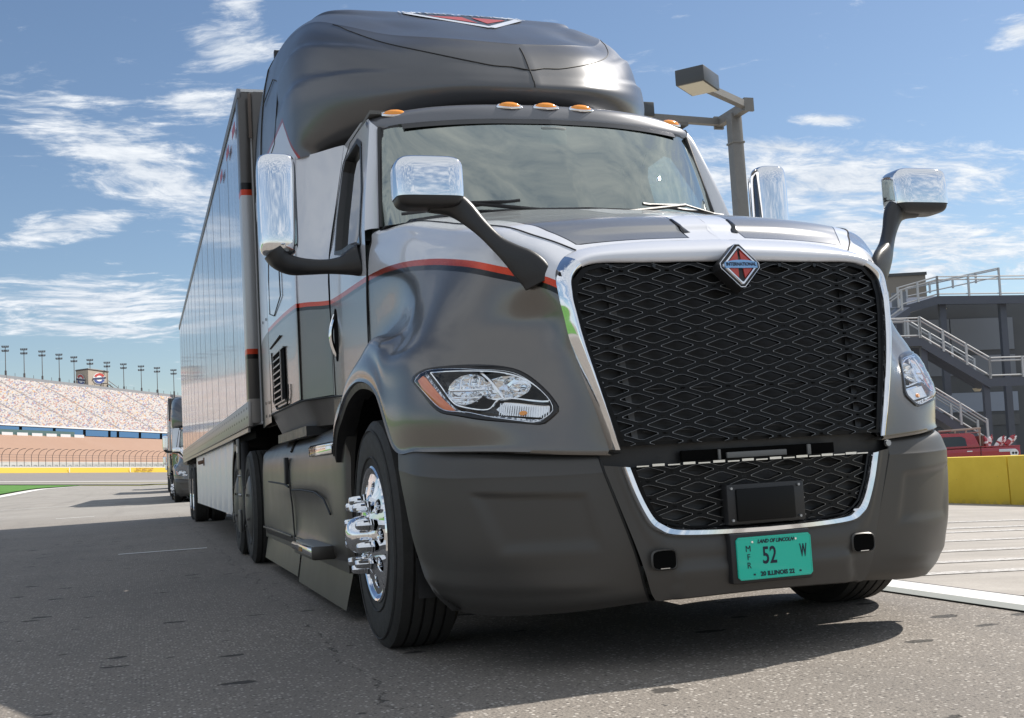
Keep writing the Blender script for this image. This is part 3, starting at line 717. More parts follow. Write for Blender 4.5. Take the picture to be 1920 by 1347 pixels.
for k in range(40):
    a, b = uo[k], outer_path[k]; row = []
    for t in np.linspace(0, 1, 11):
        x, z = a + (b - a) * t
        y = by(x, z) - .008 * math.sin(math.pi * min(1, t * 2.2)) * (1 if x < .4 else .4) - (0.014 if t > .42 else .0) * (1 if x < .36 else 0)
        row.append((x, y, z))
    BC.append(row)
BC = np.array(BC); cm = MB().grid(BC); cm.join(MB().grid(mirx(BC))); eb = BC[:, -1]; eb = eb[eb[:, 2] < .262]; low = np.stack([eb, eb + np.array([0, .02, -.006]), eb + np.array([0, .10, .0])], 1); cm.grid(low); cm.join(MB().grid(mirx(low)))
obj('bumper_centre', cm, M_bumper, truck, smooth=45)
# chrome U of the lower grille
uu, ui = resample(cr(UO, 6), 48), resample(cr(UI, 6), 48)
US = np.array([[(o[0] + (i_[0] - o[0]) * t, by(o[0], .5) + off, o[1] + (i_[1] - o[1]) * t) for t, off in ((-.05, .004), (0, -.010), (.25, -.020), (.75, -.020), (1, -.010), (1.03, .03))] for o, i_ in zip(uu, ui)])
um = MB().grid(US); um.join(MB().grid(mirx(US))); obj('lower_grille_trim', um, M_chrome, truck, smooth=40)
lconv = [(.500, .722), (.468, .622), (.430, .547), (.396, .520), (.343, .500), (.20, .491)]; lconv = lconv[::-1] + []
lpoly = [(x, z) for x, z in lconv] + [(-x, z) for x, z in reversed(lconv)]
def ly(x, z): return by(x, .5) + .012
lg_ = build_grille('lower_grille', lpoly, .092, .0315, .02, .605, ly, truck)
q = MB(); q.plate(lpoly, [], lambda a, b: (a, by(a, .5) + .045, b)); obj('grille_backing', q, M_rad, lg_)
q = MB()
for k in range(-8, 9):
    x = k * .0575; q.box(x - .024, x + .024, ly(x, .6) - .012, ly(x, .6) - .002, .722, .7265 + .004 * (k % 2))
obj('grille_top_edge', q, M_alu, lg_)
# radar cover in the lower grille
q = MB(); q.box(-.165, .155, .04, .10, .493, .640); rc = obj('radar_cover', q, M_black, truck, bevel=.008)
q = MB(); q.box(-.132, .108, .028, .042, .505, .622); obj('radar_panel', q, M_grille, rc, bevel=.005)
for (sx_, sz_) in ((-.148, .51), (-.148, .625), (.13, .51), (.13, .625)):
    obj('radar_screw', MB().lathe([(0, -.004), (.005, -.004), (.006, .003)], 8, axis='y', c=(sx_, .037, sz_)), M_steel, rc)
# dark gap panel between upper and lower grille
q = MB(); q.grid(np.array([[(x, .135 + .12 * x * x, z) for z in (.70, .74, .80)] for x in np.linspace(-.62, .62, 13)])); gp = obj('grille_gap_panel', q, M_black, truck)
q = MB(); q.box(-.30, .34, .11, .125, .733, .772); obj('gap_slot', q, M_gap, gp)
q = MB(); q.box(-.12, .13, .10, .112, .735, .757); q.box(-.155, -.145, .1, .11, .73, .77); q.box(.22, .235, .1, .11, .73, .77); obj('gap_bracket', q, worn('grey_bracket', (.16, .16, .155), .5), gp, bevel=.002)
q = MB(); q.lathe([(0, -.012), (.012, -.012), (.014, 0)], 8, axis='y', c=(.585, .12, .757)); obj('gap_bolt', q, M_steel, gp)
# tow-hook ports: a flat black face stands for the shade inside the hole
for s in (1, -1):
    q = MB(); shp = []
    for k in range(20):
        a = 2 * math.pi * k / 20; ca, sa = math.cos(a), math.sin(a)
        e_ = .55 if s * ca > 0 else .35
        shp.append((s * .413 + .047 * math.copysign(abs(ca) ** e_, ca), .388 + .034 * math.copysign(abs(sa) ** .55, sa)))
    n = len(shp); yb = by(.413, .39) - .021
    vs = [(x + (x - s * .413) * .10, yb + .002, z + (z - .388) * .12) for x, z in shp] + [(x, yb - .004, z) for x, z in shp] + [(x, yb - .0005, z) for x, z in [(p[0] - (p[0] - s * .413) * .05, p[1] - (p[1] - .388) * .05) for p in shp]]
    q.add(vs, [(k * n + j, k * n + (j + 1) % n, (k + 1) * n + (j + 1) % n, (k + 1) * n + j) for k in range(2) for j in range(n)])
    tp = obj('tow_port', q, M_bumper, truck)
    q = MB(); q.add([vs[2 * n + j] for j in range(n)], [tuple(range(n))]); obj('tow_port_dark_face', q, M_gap, tp)
    q = MB(); q.box(s * .413 - .018, s * .413 + .018, yb - .004, yb + .004, .357, .3595); obj('tow_hook', q, M_chrome, tp)
# number plate
PC = Vector((0, .018, .372))
q = MB(); q.box(-.172, .158, .026, .085, .283, .462); pb = obj('plate_bracket', q, M_black, truck, bevel=.008)
q = MB(); q.prism([(-.1525 + .01, -.0762), (.1525 - .01, -.0762), (.1525, -.0662), (.1525, .0662), (.1425, .0762), (-.1425, .0762), (-.1525, .0662), (-.1525, -.0662)], lambda a, b: (a, .019, .372 + b), lambda a, b: (a, .025, .372 + b))
plate = obj('number_plate', q, M_green, truck)
M_greenrim = Mat('plate_green_rim').set(color=(.05, .55, .42), rough=.3).m
q = MB(); q.tube([(x, .0185, .372 + z) for x, z in ((-.144, -.072), (.144, -.072), (.149, -.067), (.149, .067), (.144, .072), (-.144, .072), (-.149, .067), (-.149, -.067), (-.144, -.072))], .0012, 6); obj('plate_rim', q, M_greenrim, plate)
def ptxt(s_, size, x, z, **kw): return text_mesh('plate_lettering', s_, size, M_ink, plate, Matrix.Translation((x, .0182, .372 + z)) @ Matrix.Rotation(R(90), 4, 'X'), **kw)
ptxt('LAND OF LINCOLN', .0190, .006, .0575, shear=.28, sx=.88, bold=.0006)
ptxt('52', .086, -.022, .004, sx=.70, bold=.0012); ptxt('W', .064, .118, .012, sx=.42, bold=.0015)
for ch, zz in (('M', .034), ('F', .004), ('R', -.026)): ptxt(ch, .031, -.107, zz, sx=.95)
ptxt('20 ILLINOIS 22', .0215, .006, -.0585, sx=1.02, bold=.0008)
q = MB()
for x in (-.088, .100): q.box(x - .004, x + .004, .0176, .0184, .372 - .0615, .372 - .0555)
obj('plate_dot', q, M_ink, plate)
for x in (-.090, .088): obj('plate_screw', MB().lathe([(0, -.0035), (.004, -.0035), (.0055, .0)], 10, axis='y', c=(x, .0185, .372 + .058)), M_chrome, plate)

# ---- headlamps
def hl_part(name, poly, o0, o1, mat, parent, s, close=True, bevel=0):
    q = MB(); q.prism(poly, lambda a, b: on_hood(a, b, o0), lambda a, b: on_hood(a, b, o1))
    if s < 0: q = q.mirror()
    return obj(name, q, mat, parent, bevel=bevel)
def hl_band(path, w, off, h=.006, n=5):
    """bright strip following a path on the lamp"""
    q = MB(); P = cr([p + (0,) for p in path], n); vs = []
    for i, p in enumerate(P):
        t = P[min(i + 1, len(P) - 1)] - P[max(i - 1, 0)]; t = t / (np.linalg.norm(t) + 1e-9); nn = np.array([-t[1], t[0], 0])
        for k, o in ((-1, 0), (-.6, h), (.6, h), (1, 0)):
            a = p + nn * w * k; vs.append(tuple(on_hood(a[0], a[1], off + o)))
    q.add(vs, [(i * 4 + j, i * 4 + j + 1, (i + 1) * 4 + j + 1, (i + 1) * 4 + j) for i in range(len(P) - 1) for j in range(3)]); return q
STRIP = [(0.228, 0.105), (0.165, 0.04), (0.105, -0.027), (0.056, -0.053), (-0.055, -0.074), (-0.108, -0.034), (-0.278, -0.054), (-0.238, -0.002), (-0.165, 0.046), (-0.075, 0.074), (0.053, 0.09), (0.228, 0.105)]
AMB = [(0.274, 0.102), (0.258, 0.093), (0.153, -0.009), (0.077, -0.075), (0.145, -0.059), (0.193, -0.03), (0.272, 0.045), (0.303, 0.087)]
TURN = [(-0.081, -0.074), (-0.11, -0.047), (-0.276, -0.066), (-0.278, -0.09), (-0.241, -0.112), (-0.109, -0.096)]
outd = resample(cr(HL_OUT + [HL_OUT[0]], 5), 72)[:-1]; outd = [tuple(p) for p in outd]; ind = scale2(outd, -.013)
LOWC = (0.05, 0.016); HIC = (-0.105, 0.01)
M_bulb = glass('bulb_glass', (.9, .92, .95), .12)
for s in (1, -1):
    def MM(q): return q if s > 0 else q.mirror()
    q = MB(); n = len(outd)
    vs = [tuple(on_hood(a, b, o)) for poly, o in ((scale2(outd, .006), -.001), (outd, .0065), (ind, .006), (ind, -.07)) for a, b in poly]
    q.add(vs, [(k * n + j, k * n + (j + 1) % n, (k + 1) * n + (j + 1) % n, (k + 1) * n + j) for k in range(3) for j in range(n)])
    q.plate(scale2(ind, .001), [], lambda a, b: on_hood(a, b, -.068), step=.03)
    lamp = obj('headlight', MM(q), M_gloss, truck, smooth=40)
    obj('lamp_trim', MM(hl_band(STRIP, .0034, -.004)), M_reflector, lamp)
    obj('lamp_edge', MM(hl_band([tuple(p) for p in scale2(outd, -.017)][::2] + [scale2(outd, -.017)[0]], .0016, .0, .003, 2)), M_reflector, lamp)
    hl_part('amber_reflector', scale2(AMB, -.004), -.004, -.03, M_orange, lamp, s)
    obj('led_band', MM(hl_band([(.262, .108), (.205, .045), (.115, -.045), (.05, -.082), (-.006, -.098), (-.12, -.112), (-.245, -.128), (-.292, -.108)], .0075, -.012, .002)), M_led, lamp)
    # low beam: projector with stepped reflector; high beam: faceted bowl
    def bowl(c, rx, rz, dep, nf, rings, seed):
        rnd = random.Random(seed); b = MB(); vs = []
        for k, (rr, dd) in enumerate(rings):
            for j in range(nf):
                a = 2 * math.pi * j / nf; jit = rnd.uniform(-.006, .006) if 0 < k < len(rings) - 1 else 0
                vs.append(tuple(on_hood(c[0] + rx * rr * math.cos(a), c[1] + rz * rr * math.sin(a), -.012 - dep * dd + jit)))
        b.add(vs, [(k * nf + j, k * nf + (j + 1) % nf, (k + 1) * nf + (j + 1) % nf, (k + 1) * nf + j) for k in range(len(rings) - 1) for j in range(nf)]); return b
    obj('low_beam_reflector', MM(bowl((LOWC[0], LOWC[1]), .086, .062, .045, 16, [(1, 0), (.8, .45), (.55, .8), (.3, 1), (.05, 1)], 3)), M_reflector, lamp, smooth=0)
    obj('high_beam_reflector', MM(bowl((HIC[0], HIC[1]), .098, .050, .045, 14, [(1, .1), (.75, .5), (.45, .85), (.2, 1), (.04, 1)], 9)), M_reflector, lamp, smooth=0)
    q = MB()
    for k, (c, rr) in enumerate(((LOWC, .020), (HIC, .012))):
        p0 = on_hood(c[0], c[1], -.05); q.sweep([(tuple(p0), rr, rr), (tuple(p0 + HN * .02), rr, rr), (tuple(p0 + HN * .03), rr * .6, rr * .6)], [(math.cos(t), math.sin(t)) for t in [i * math.pi / 6 for i in range(12)]])
    obj('lamp_bulb', MM(q), M_chrome, lamp)
    q = MB()      # louvre bars across the low beam
    for zz in (.028, .012, -.018, -.035):
        dd_ = .076 * math.cos(math.asin(min(.95, abs(zz - .014) / .07))); P0, P1 = on_hood(LOWC[0] + dd_, zz + .004 + LOWC[1] - .014, -.016), on_hood(LOWC[0] - dd_, zz - .004 + LOWC[1] - .014, -.016)
        q.tube([tuple(P0), tuple(P1)], .0022 if zz != .012 else .0055, 6)
    for aa in (.085, .045, .005): q.tube([tuple(on_hood(aa, .06, -.02)), tuple(on_hood(aa, .02, -.02))], .004, 6)
    obj('lamp_bars', MM(q), M_reflector, lamp)
    obj('lamp_divider', MM(hl_band([(.005, .084), (-.05, .035), (-.108, -.034)], .006, -.014)), M_reflector, lamp)
    hl_part('turn_signal', TURN, -.020, -.03, M_reflector, lamp, s)
    q = MB()
    for k in range(22):
        a = -.095 - k * .0086; z0, z1 = -.098 - (.02 * (k / 22)), -.052 - .022 * (k / 22)
        q.tube([tuple(on_hood(a, z0, -.017)), tuple(on_hood(a - .002, z1, -.017))], .0028, 5)
    obj('signal_ribs', MM(q), M_reflector, lamp)
    q = MB(); q.sweep([(tuple(on_hood(-.185, -.094, -.017)), .016, .010), (tuple(on_hood(-.185, -.094, -.010)), .014, .008)], [(math.cos(t), math.sin(t)) for t in [i * math.pi / 5 for i in range(10)]]); obj('signal_bulb', MM(q), M_amber, lamp)
    q = MB(); cc = (sum(p[0] for p in ind) / len(ind), sum(p[1] for p in ind) / len(ind)); rings = []
    for k, (f_, o) in enumerate(((1, .005), (.93, .012), (.8, .016), (.5, .018), (.2, .018), (.02, .018))):
        rings += [tuple(on_hood(cc[0] + (a - cc[0]) * f_, cc[1] + (b - cc[1]) * f_, o)) for a, b in ind]
    q.add(rings, [(k * n + j, k * n + (j + 1) % n, (k + 1) * n + (j + 1) % n, (k + 1) * n + j) for k in range(5) for j in range(n)])
    obj('lens', MM(q), M_lens, lamp, smooth=60)


# ---- cab
def cabx(y, z): return 1.06 + .015 * (y - 2.03) - .16 * max(0, z - 2.0) - .02 * max(0, (z - 2.0)) ** 2
side = [(3.15, 1.05), (3.15, 2.74), (2.62, 2.725), (2.34, 2.665), (2.26, 2.55), (2.10, 2.18), (2.035, 1.985), (2.045, 1.70), (2.045, 1.37), (2.12, 1.22), (2.25, 1.05)]
win = [(2.91, 2.03), (2.985, 2.25), (3.01, 2.55), (2.97, 2.61), (2.62, 2.625), (2.47, 2.56), (2.24, 2.25), (2.15, 2.0), (2.15, 1.94), (2.20, 1.925), (2.42, 1.975), (2.70, 1.99)]
cs = MB().plate(side, [win], lambda a, b: (cabx(a, b), a, b), step=.12)
dr = both('door', cs, M_cab, truck, smooth=40)
for s, d in zip((1, -1), dr):
    def MM(q): return q if s > 0 else q.mirror()
    w_in = scale2(win, -.035); n = len(win); q = MB()
    q.add([(cabx(*p) + .006, *p) for p in scale2(win, .012)] + [(cabx(*p) + .006, *p) for p in scale2(win, -.02)] + [(cabx(*p) - .03, *p) for p in w_in] + [(cabx(*p) - .07, *p) for p in w_in], [(k * n + j, k * n + (j + 1) % n, (k + 1) * n + (j + 1) % n, (k + 1) * n + j) for k in range(3) for j in range(n)])
    obj('window_seal', MM(q), M_black, d)
    q = MB().plate(scale2(win, -.03), [], lambda a, b: (cabx(a, b) - .03, a, b)); obj('window_pane', MM(q), M_sideglass, d)
    q = MB(); q.prism([(2.97 + .055 * math.cos(t) , 1.56 + .155 * math.sin(t)) for t in [k * math.pi / 8 for k in range(16)]], lambda a, b: (cabx(a, b) + .004, a, b), lambda a, b: (cabx(a, b) - .01, a, b)); obj('handle_recess', MM(q), M_gap, d)
    q = MB(); q.sweep([((1.073 + .03 * math.sin(math.pi * t), 2.985 + .015 * t, 1.68 - .24 * t), .013, .012) for t in np.linspace(0, 1, 9)], [(math.cos(a), math.sin(a)) for a in [k * math.pi / 4 for k in range(8)]]); obj('door_handle', MM(q), M_chrome, d)
    q = MB(); q.tube([(cabx(*p) + .001, *p) for p in ((3.08, 1.21), (3.10, 1.6), (3.11, 2.1), (3.07, 2.6), (2.9, 2.69), (2.62, 2.69))], .0032, 6); obj('door_seam', MM(q), M_seam, d)
# cab rear corner, sleeper side, lower sill
prof = [(1.05, 1.14), (1.16, 1.185), (1.215, 1.22)]
SP = [[(1.077, 3.15, z0), (1.10, 3.22, z0), (1.15, 3.36, z0), (1.19, 3.47, z0), (1.215, 3.53, z0)] for z0 in (1.225, 1.6, 2.0)]
SP += [[(cabx(3.15, 2.4), 3.15, 2.4), (1.04, 3.22, 2.4), (1.11, 3.36, 2.4), (1.165, 3.47, 2.4), (1.205, 3.53, 2.4)], [(cabx(3.15, 2.74), 3.15, 2.745), (.99, 3.22, 2.75), (1.07, 3.36, 2.755), (1.135, 3.47, 2.76), (1.185, 3.54, 2.76)]]
q = MB().grid(loft(SP, 4, 4)); both('cab_corner', q, M_cab, truck)
SS = [[(1.215, 3.53, 1.225), (1.228, 3.60, 1.225), (1.234, 4.3, 1.225), (1.24, 5.05, 1.225)], [(1.215, 3.53, 2.0), (1.228, 3.60, 2.0), (1.236, 4.3, 2.0), (1.243, 5.05, 2.0)], [(1.185, 3.54, 2.76), (1.21, 3.62, 2.78), (1.232, 4.3, 2.80), (1.243, 5.05, 2.82)]]
q = MB().grid(loft(SS, 10, 6)); sl = both('sleeper_side', q, M_cab, truck)
sill = [[(1.05, 2.25, 1.14), (1.065, 2.6, 1.18), (1.077, 3.15, 1.215), (1.15, 3.36, 1.218), (1.215, 3.53, 1.218), (1.234, 4.3, 1.218), (1.24, 5.05, 1.218)],
        [(1.04, 2.25, 1.13), (1.055, 2.6, 1.165), (1.067, 3.15, 1.20), (1.14, 3.37, 1.20), (1.20, 3.54, 1.20), (1.22, 4.3, 1.20), (1.23, 5.05, 1.20)],
        [(1.0, 2.25, 1.03), (1.02, 2.6, 1.04), (1.03, 3.15, 1.05), (1.09, 3.38, 1.055), (1.14, 3.56, 1.055), (1.15, 4.3, 1.06), (1.17, 5.05, 1.07)],
        [(.90, 2.25, 1.0), (.90, 2.6, 1.01), (.90, 3.15, 1.02), (.92, 3.38, 1.02), (.95, 3.56, 1.02), (.95, 4.3, 1.02), (.95, 5.05, 1.02)]]
q = MB().grid(np.stack([cr(r_, 4) for r_ in sill])); both('sleeper_sill', q, M_bronze, truck)
both('sill_seam', MB().tube([tuple(np.array(p) + [.002, 0, -.002]) for p in cr(sill[0], 3)], .007, 6), M_seam, truck)
for s, d in zip((1, -1), sl):
    def MM(q): return q if s > 0 else q.mirror()
    q = MB(); q.tube([(1.243, y, z) for y, z in ((4.35, 2.36), (4.22, 2.22), (4.20, 1.98), (4.62, 1.90))], .004, 6); q.tube([(1.243, y, z) for y, z in ((4.86, 2.34), (4.90, 2.2), (4.90, 1.95), (4.62, 1.90))], .003, 6); q.tube([(1.243, y, z) for y, z in ((4.3, 2.36), (4.86, 2.36))], .003, 6); obj('luggage_hatch_seam', MM(q), M_seam, d)
    q = MB(); fr = [(4.95, 1.70), (4.32, 1.72), (4.05, 1.62), (3.96, 1.30), (4.02, 1.24), (4.70, 1.235), (4.84, 1.30)]
    q.tube([(1.243, y, z) for y, z in fr[:1] + fr[1:2]], .007, 6); q.tube([(1.243, y, z) for y, z in ((4.88, 1.66), (4.86, 1.30), (4.66, 1.235), (4.05, 1.235), (3.98, 1.30), (3.98, 1.36))], .006, 6); obj('vent_surround', MM(q), M_seam, d)
    q = MB(); q.box(1.225, 1.2445, 4.12, 4.74, 1.265, 1.625); vt = obj('air_vent', MM(q), M_gap, d)
    q = MB(); q.box(1.236, 1.252, 4.12, 4.74, 1.262, 1.272); q.box(1.236, 1.252, 4.12, 4.74, 1.618, 1.628); q.box(1.236, 1.252, 4.735, 4.745, 1.262, 1.628); q.box(1.236, 1.252, 4.275, 4.30, 1.262, 1.628); obj('vent_frame', MM(q), M_bronze, vt)
    for k in range(7):
        q = MB(); z = 1.305 + k * .045; q.box(1.232, 1.254, 4.30, 4.735, z - .005, z + .005); obj('vent_slat', MM(q), M_bronze, vt)
# windscreen
WB = [(0, 1.575, 1.992), (.35, 1.62, 1.992), (.62, 1.73, 1.995), (.84, 1.90, 2.0), (.965, 2.07, 2.005)]
WT = [(0, 2.09, 2.615), (.34, 2.105, 2.612), (.60, 2.15, 2.606), (.80, 2.215, 2.60), (.905, 2.275, 2.592)]
wb, wt = cr(WB, 6), cr(WT, 6)
WG = np.array([[wb[i] + (wt[i] - wb[i]) * t + np.array([0, -.018, .012]) * math.sin(math.pi * t) for t in np.linspace(0, 1, 9)] for i in range(len(wb))])
q = MB().grid(WG); q.join(MB().grid(mirx(WG))); ws = link('windscreen', q.mesh('windscreen', M_wind, 60, weld=True), truck)
# black ceramic band round the glass
def band(G, w, off):
    G = np.array(G); n_ = G.shape[0] - 1; q = MB()
    e = [G[i, -1] for i in range(n_ + 1)] + [G[-1, j] for j in range(G.shape[1] - 2, -1, -1)] + [G[i, 0] for i in range(n_ - 1, -1, -1)]
    c = G[0, 4]; q_ = []
    for p in e:
        z01 = (p[2] - 1.99) / .62; inn = p.copy(); inn[0] -= (w * .9 if p[0] > .86 * (0.965 - .06 * z01) / .965 else 0)
        if z01 > .9: inn[2] -= w * .8; inn[1] -= w * .7
        if z01 < .1: inn[2] += w * .5; inn[1] += w * .45
        q_.append([p + np.array([.001, -.004, .003]), inn + np.array([0, -.006, .003])])
    q.grid(np.array(q_)); return q
bd = band(WG, .045, 0); bd.join(band(WG, .045, 0).mirror()); obj('windscreen_border', bd, M_gloss, ws)
# wiper blades and mirror pad behind the glass
for s, (a, b) in ((1, ((.86, 1.80, 2.03), (.30, 1.60, 2.04))), (-1, ((-.90, 1.87, 2.035), (-.36, 1.60, 2.05)))):
    q = MB(); q.tube([a, lerp(a, b, .4), b], .008, 6); q.tube([lerp(a, b, .1), tuple(np.array(lerp(a, b, .5)) + [0, -.02, .02]), lerp(a, b, .95)], .006, 6); q.tube([(b[0] * .1 + a[0] * .2, 1.56, 1.99), tuple(np.array(lerp(a, b, .5)) + [0, -.02, .02])], .010, 6); obj('wiper', q, M_black, truck)
q = MB(); q.box(-.075, .075, 2.02, 2.05, 2.46, 2.56); obj('sensor_pod', q, worn('grey_trim', (.22, .24, .23), .6), ws, bevel=.015)
# interior: dash, seats, rear curtain, wheel
q = MB(); q.box(-.95, .95, 1.80, 2.22, 1.55, 1.93); inr = obj('dashboard', q, M_interior, truck, bevel=.04)
for x in (-.55, .55):
    q = MB(); q.box(x - .26, x + .26, 2.6, 3.1, 1.30, 1.52); q.box(x - .26, x + .26, 3.05, 3.2, 1.45, 2.15); q.box(x - .14, x + .14, 3.07, 3.17, 2.17, 2.36); obj('seat', q, M_seat, truck, bevel=.04)
q = MB(); q.lathe([(.225 + .012 * math.cos(t), .012 * math.sin(t)) for t in [k * math.pi / 4 for k in range(9)]], 32, axis='z'); q.box(-.21, .21, -.015, .015, -.01, .01); obj('steering_wheel', q, M_black, truck, loc=(.55, 2.36, 1.84), rot=(R(28), 0, 0))
q = MB(); q.box(-1.0, 1.0, 3.4, 3.44, 1.1, 2.7); q.box(-1.0, 1.0, 2.2, 3.42, 1.06, 1.1); q.box(-.95, .95, 2.3, 3.42, 2.68, 2.70); obj('cab_lining', q, worn('dark_lining', (.13, .13, .125), .8), truck)
# header with marker lamps
HS = [[(0, 2.088, 2.612), (0, 2.095, 2.64), (0, 2.12, 2.69), (0, 2.17, 2.722), (0, 2.30, 2.745), (0, 2.60, 2.76)],
      [(.34, 2.103, 2.609), (.34, 2.11, 2.637), (.34, 2.135, 2.687), (.34, 2.185, 2.719), (.34, 2.32, 2.742), (.34, 2.6, 2.757)],
      [(.60, 2.148, 2.603), (.60, 2.155, 2.632), (.60, 2.18, 2.68), (.595, 2.23, 2.712), (.59, 2.36, 2.738), (.58, 2.65, 2.753)],
      [(.80, 2.213, 2.597), (.80, 2.22, 2.625), (.795, 2.245, 2.668), (.78, 2.30, 2.70), (.77, 2.42, 2.728), (.76, 2.7, 2.75)],
      [(.905, 2.272, 2.590), (.915, 2.275, 2.615), (.915, 2.30, 2.65), (.895, 2.36, 2.685), (.87, 2.48, 2.715), (.86, 2.75, 2.745)],
      [(.955, 2.33, 2.60), (.965, 2.34, 2.62), (.962, 2.37, 2.648), (.945, 2.43, 2.68), (.93, 2.55, 2.71), (.92, 2.8, 2.74)]]
hg = loft(HS, 6, 4); q = MB().grid(hg); q.join(MB().grid(mirx(hg))); obj('cab_header', q, simple('header_paint', (.17, .175, .19), .3, .5), truck, smooth=60)
# silver windscreen pillar between glass and door
PB = [(.965, 2.07, 2.005), (.935, 2.175, 2.30), (.905, 2.275, 2.592)]; PD = [(1.06, 2.035, 1.985), (1.035, 2.10, 2.18), (cabx(2.26, 2.55), 2.26, 2.55), (cabx(2.34, 2.665), 2.34, 2.66)]
pb_, pd_ = resample(cr(PB, 6), 20), resample(cr(PD, 6), 20)
q = MB().grid(np.array([[a + (b - a) * t + np.array([.012, -.012, 0]) * math.sin(math.pi * t) for t in np.linspace(0, 1, 6)] for a, b in zip(pb_, pd_)])); both('windscreen_pillar', q, M_silver, truck, smooth=60)
both('pillar_trim', MB().tube([tuple(p + np.array([.004, -.010, 0])) for p in pb_], .011, 8), M_black, truck)
q = MB().grid(np.array([[(x, y + .0, 1.965) for y in (1.45 + .35 * (x / .97) ** 2, 2.2)] for x in np.linspace(-1.0, 1.0, 13)])); obj('cowl', q, M_black, truck)
for (x, y, z) in ((0, 2.13, 2.70), (.209, 2.137, 2.698), (-.209, 2.137, 2.698), (.82, 2.275, 2.675), (-.82, 2.275, 2.675)):
    q = MB(); q.lathe([(.0, .020), (.35, .019), (.7, .014), (.92, .005), (1.0, -.002)], 24, axis='z'); q.v = [(a * .064, b * .030, c * 1.15) for a, b, c in q.v]
    e = obj('marker_light', q, M_amber, truck, loc=(x, y, z + .002), rot=(R(34), 0, R(12) * (1 if x > 0 else -1) * (1 if abs(x) > .5 else .2)))
    q = MB(); q.lathe([(1.05, .002), (1.10, .006), (1.18, .003), (1.22, -.004)], 24, axis='z'); q.v = [(a * .062, b * .0295, c) for a, b, c in q.v]; obj('marker_bezel', q, M_chrome, e)
# ---- roof fairing
RF = [
 [(0, 2.42, 2.765), (0, 2.335, 2.80), (0, 2.285, 2.862), (0, 2.315, 2.93), (0, 2.36, 2.99), (0, 2.44, 3.10), (0, 2.545, 3.21), (0, 2.87, 3.40), (0, 3.38, 3.67), (0, 4.08, 3.955), (0, 5.3, 4.06)],
 [(.38, 2.50, 2.765), (.40, 2.42, 2.81), (.41, 2.37, 2.882), (.42, 2.405, 2.955), (.425, 2.46, 3.035), (.42, 2.55, 3.155), (.40, 2.67, 3.27), (.34, 2.95, 3.43), (.34, 3.42, 3.68), (.34, 4.07, 3.955), (.34, 5.3, 4.06)],
 [(.68, 2.75, 2.76), (.72, 2.66, 2.815), (.74, 2.61, 2.915), (.745, 2.66, 3.02), (.74, 2.74, 3.14), (.72, 2.86, 3.28), (.67, 3.0, 3.40), (.57, 3.17, 3.51), (.60, 3.52, 3.71), (.62, 4.06, 3.95), (.62, 5.3, 4.06)],
 [(.86, 3.1, 2.755), (.93, 3.02, 2.83), (.98, 2.98, 2.97), (.985, 3.04, 3.12), (.97, 3.12, 3.29), (.93, 3.23, 3.45), (.87, 3.36, 3.58), (.75, 3.47, 3.67), (.76, 3.70, 3.79), (.79, 4.08, 3.95), (.80, 5.3, 4.06)],
 [(1.04, 3.38, 2.75), (1.12, 3.38, 2.85), (1.155, 3.38, 3.03), (1.145, 3.43, 3.23), (1.115, 3.50, 3.43), (1.07, 3.60, 3.60), (1.0, 3.73, 3.74), (.91, 3.82, 3.82), (.90, 3.95, 3.88), (.89, 4.15, 3.95), (.91, 5.3, 4.06)],
 [(1.19, 3.55, 2.755), (1.21, 3.62, 2.88), (1.215, 3.68, 3.06), (1.20, 3.74, 3.27), (1.175, 3.82, 3.48), (1.14, 3.92, 3.64), (1.09, 4.03, 3.78), (1.02, 4.12, 3.87), (.98, 4.2, 3.915), (.95, 4.35, 3.96), (.965, 5.3, 4.06)],
 [(1.225, 4.2, 2.79), (1.235, 4.24, 2.90), (1.235, 4.28, 3.08), (1.225, 4.32, 3.28), (1.205, 4.38, 3.50), (1.18, 4.43, 3.68), (1.14, 4.48, 3.82), (1.085, 4.53, 3.91), (1.04, 4.58, 3.955), (.99, 4.7, 3.985), (1.0, 5.3, 4.06)],
 [(1.24, 5.05, 2.81), (1.245, 5.05, 2.91), (1.245, 5.05, 3.08), (1.238, 5.05, 3.28), (1.22, 5.05, 3.50), (1.195, 5.05, 3.70), (1.16, 5.07, 3.86), (1.11, 5.10, 3.955), (1.07, 5.13, 4.0), (1.04, 5.2, 4.03), (1.03, 5.3, 4.06)]]
RF = [s_[:6] + [lerp(s_[5], s_[6], .86), s_[6], lerp(s_[6], s_[7], .14)] + s_[7:] for s_ in RF]
RG = loft(RF, 9, 7)
# two pressed swage lines along the cheek
for i in range(RG.shape[0]):
    u = i / 9
    for j in range(RG.shape[1]):
        v = j / 7; k = max(0, min(1, (u - 1.6) / 1.2)) * max(0, min(1, (5.9 - u) / 1.0))
        for c in (3.25 - .22 * max(0, u - 2.5), 4.6 - .2 * max(0, u - 2.5)):
            RG[i, j] += np.array([.55, -.45, .1]) * .030 * k * (max(0, min(1, (v - c + 1.1) / 1.1)) * max(0, min(1, (c + .15 - v) / .15)))
q = MB().grid(RG); q.join(MB().grid(mirx(RG))); rfo = link('roof_fairing', q.mesh('roof_fairing', M_roof, 60, weld=True), truck)
RBV = BVHTree.FromPolygons([Vector(p) for p in q.v], q.f)
def drape(x, y, off=.003, z0=6):
    h = RBV.ray_cast(Vector((x, y, z0)), Vector((0, 0, -1))); return (h[0] if h[0] is not None else Vector((x, y, 3.9))) + h[1] * off * (1 if h[1].z > 0 else -1) if h[0] is not None else Vector((x, y, 3.9))
arc = [RG[i_, 28 + round(13 * (i_ / 27) ** 1.25)] for i_ in range(0, 31, 2)]
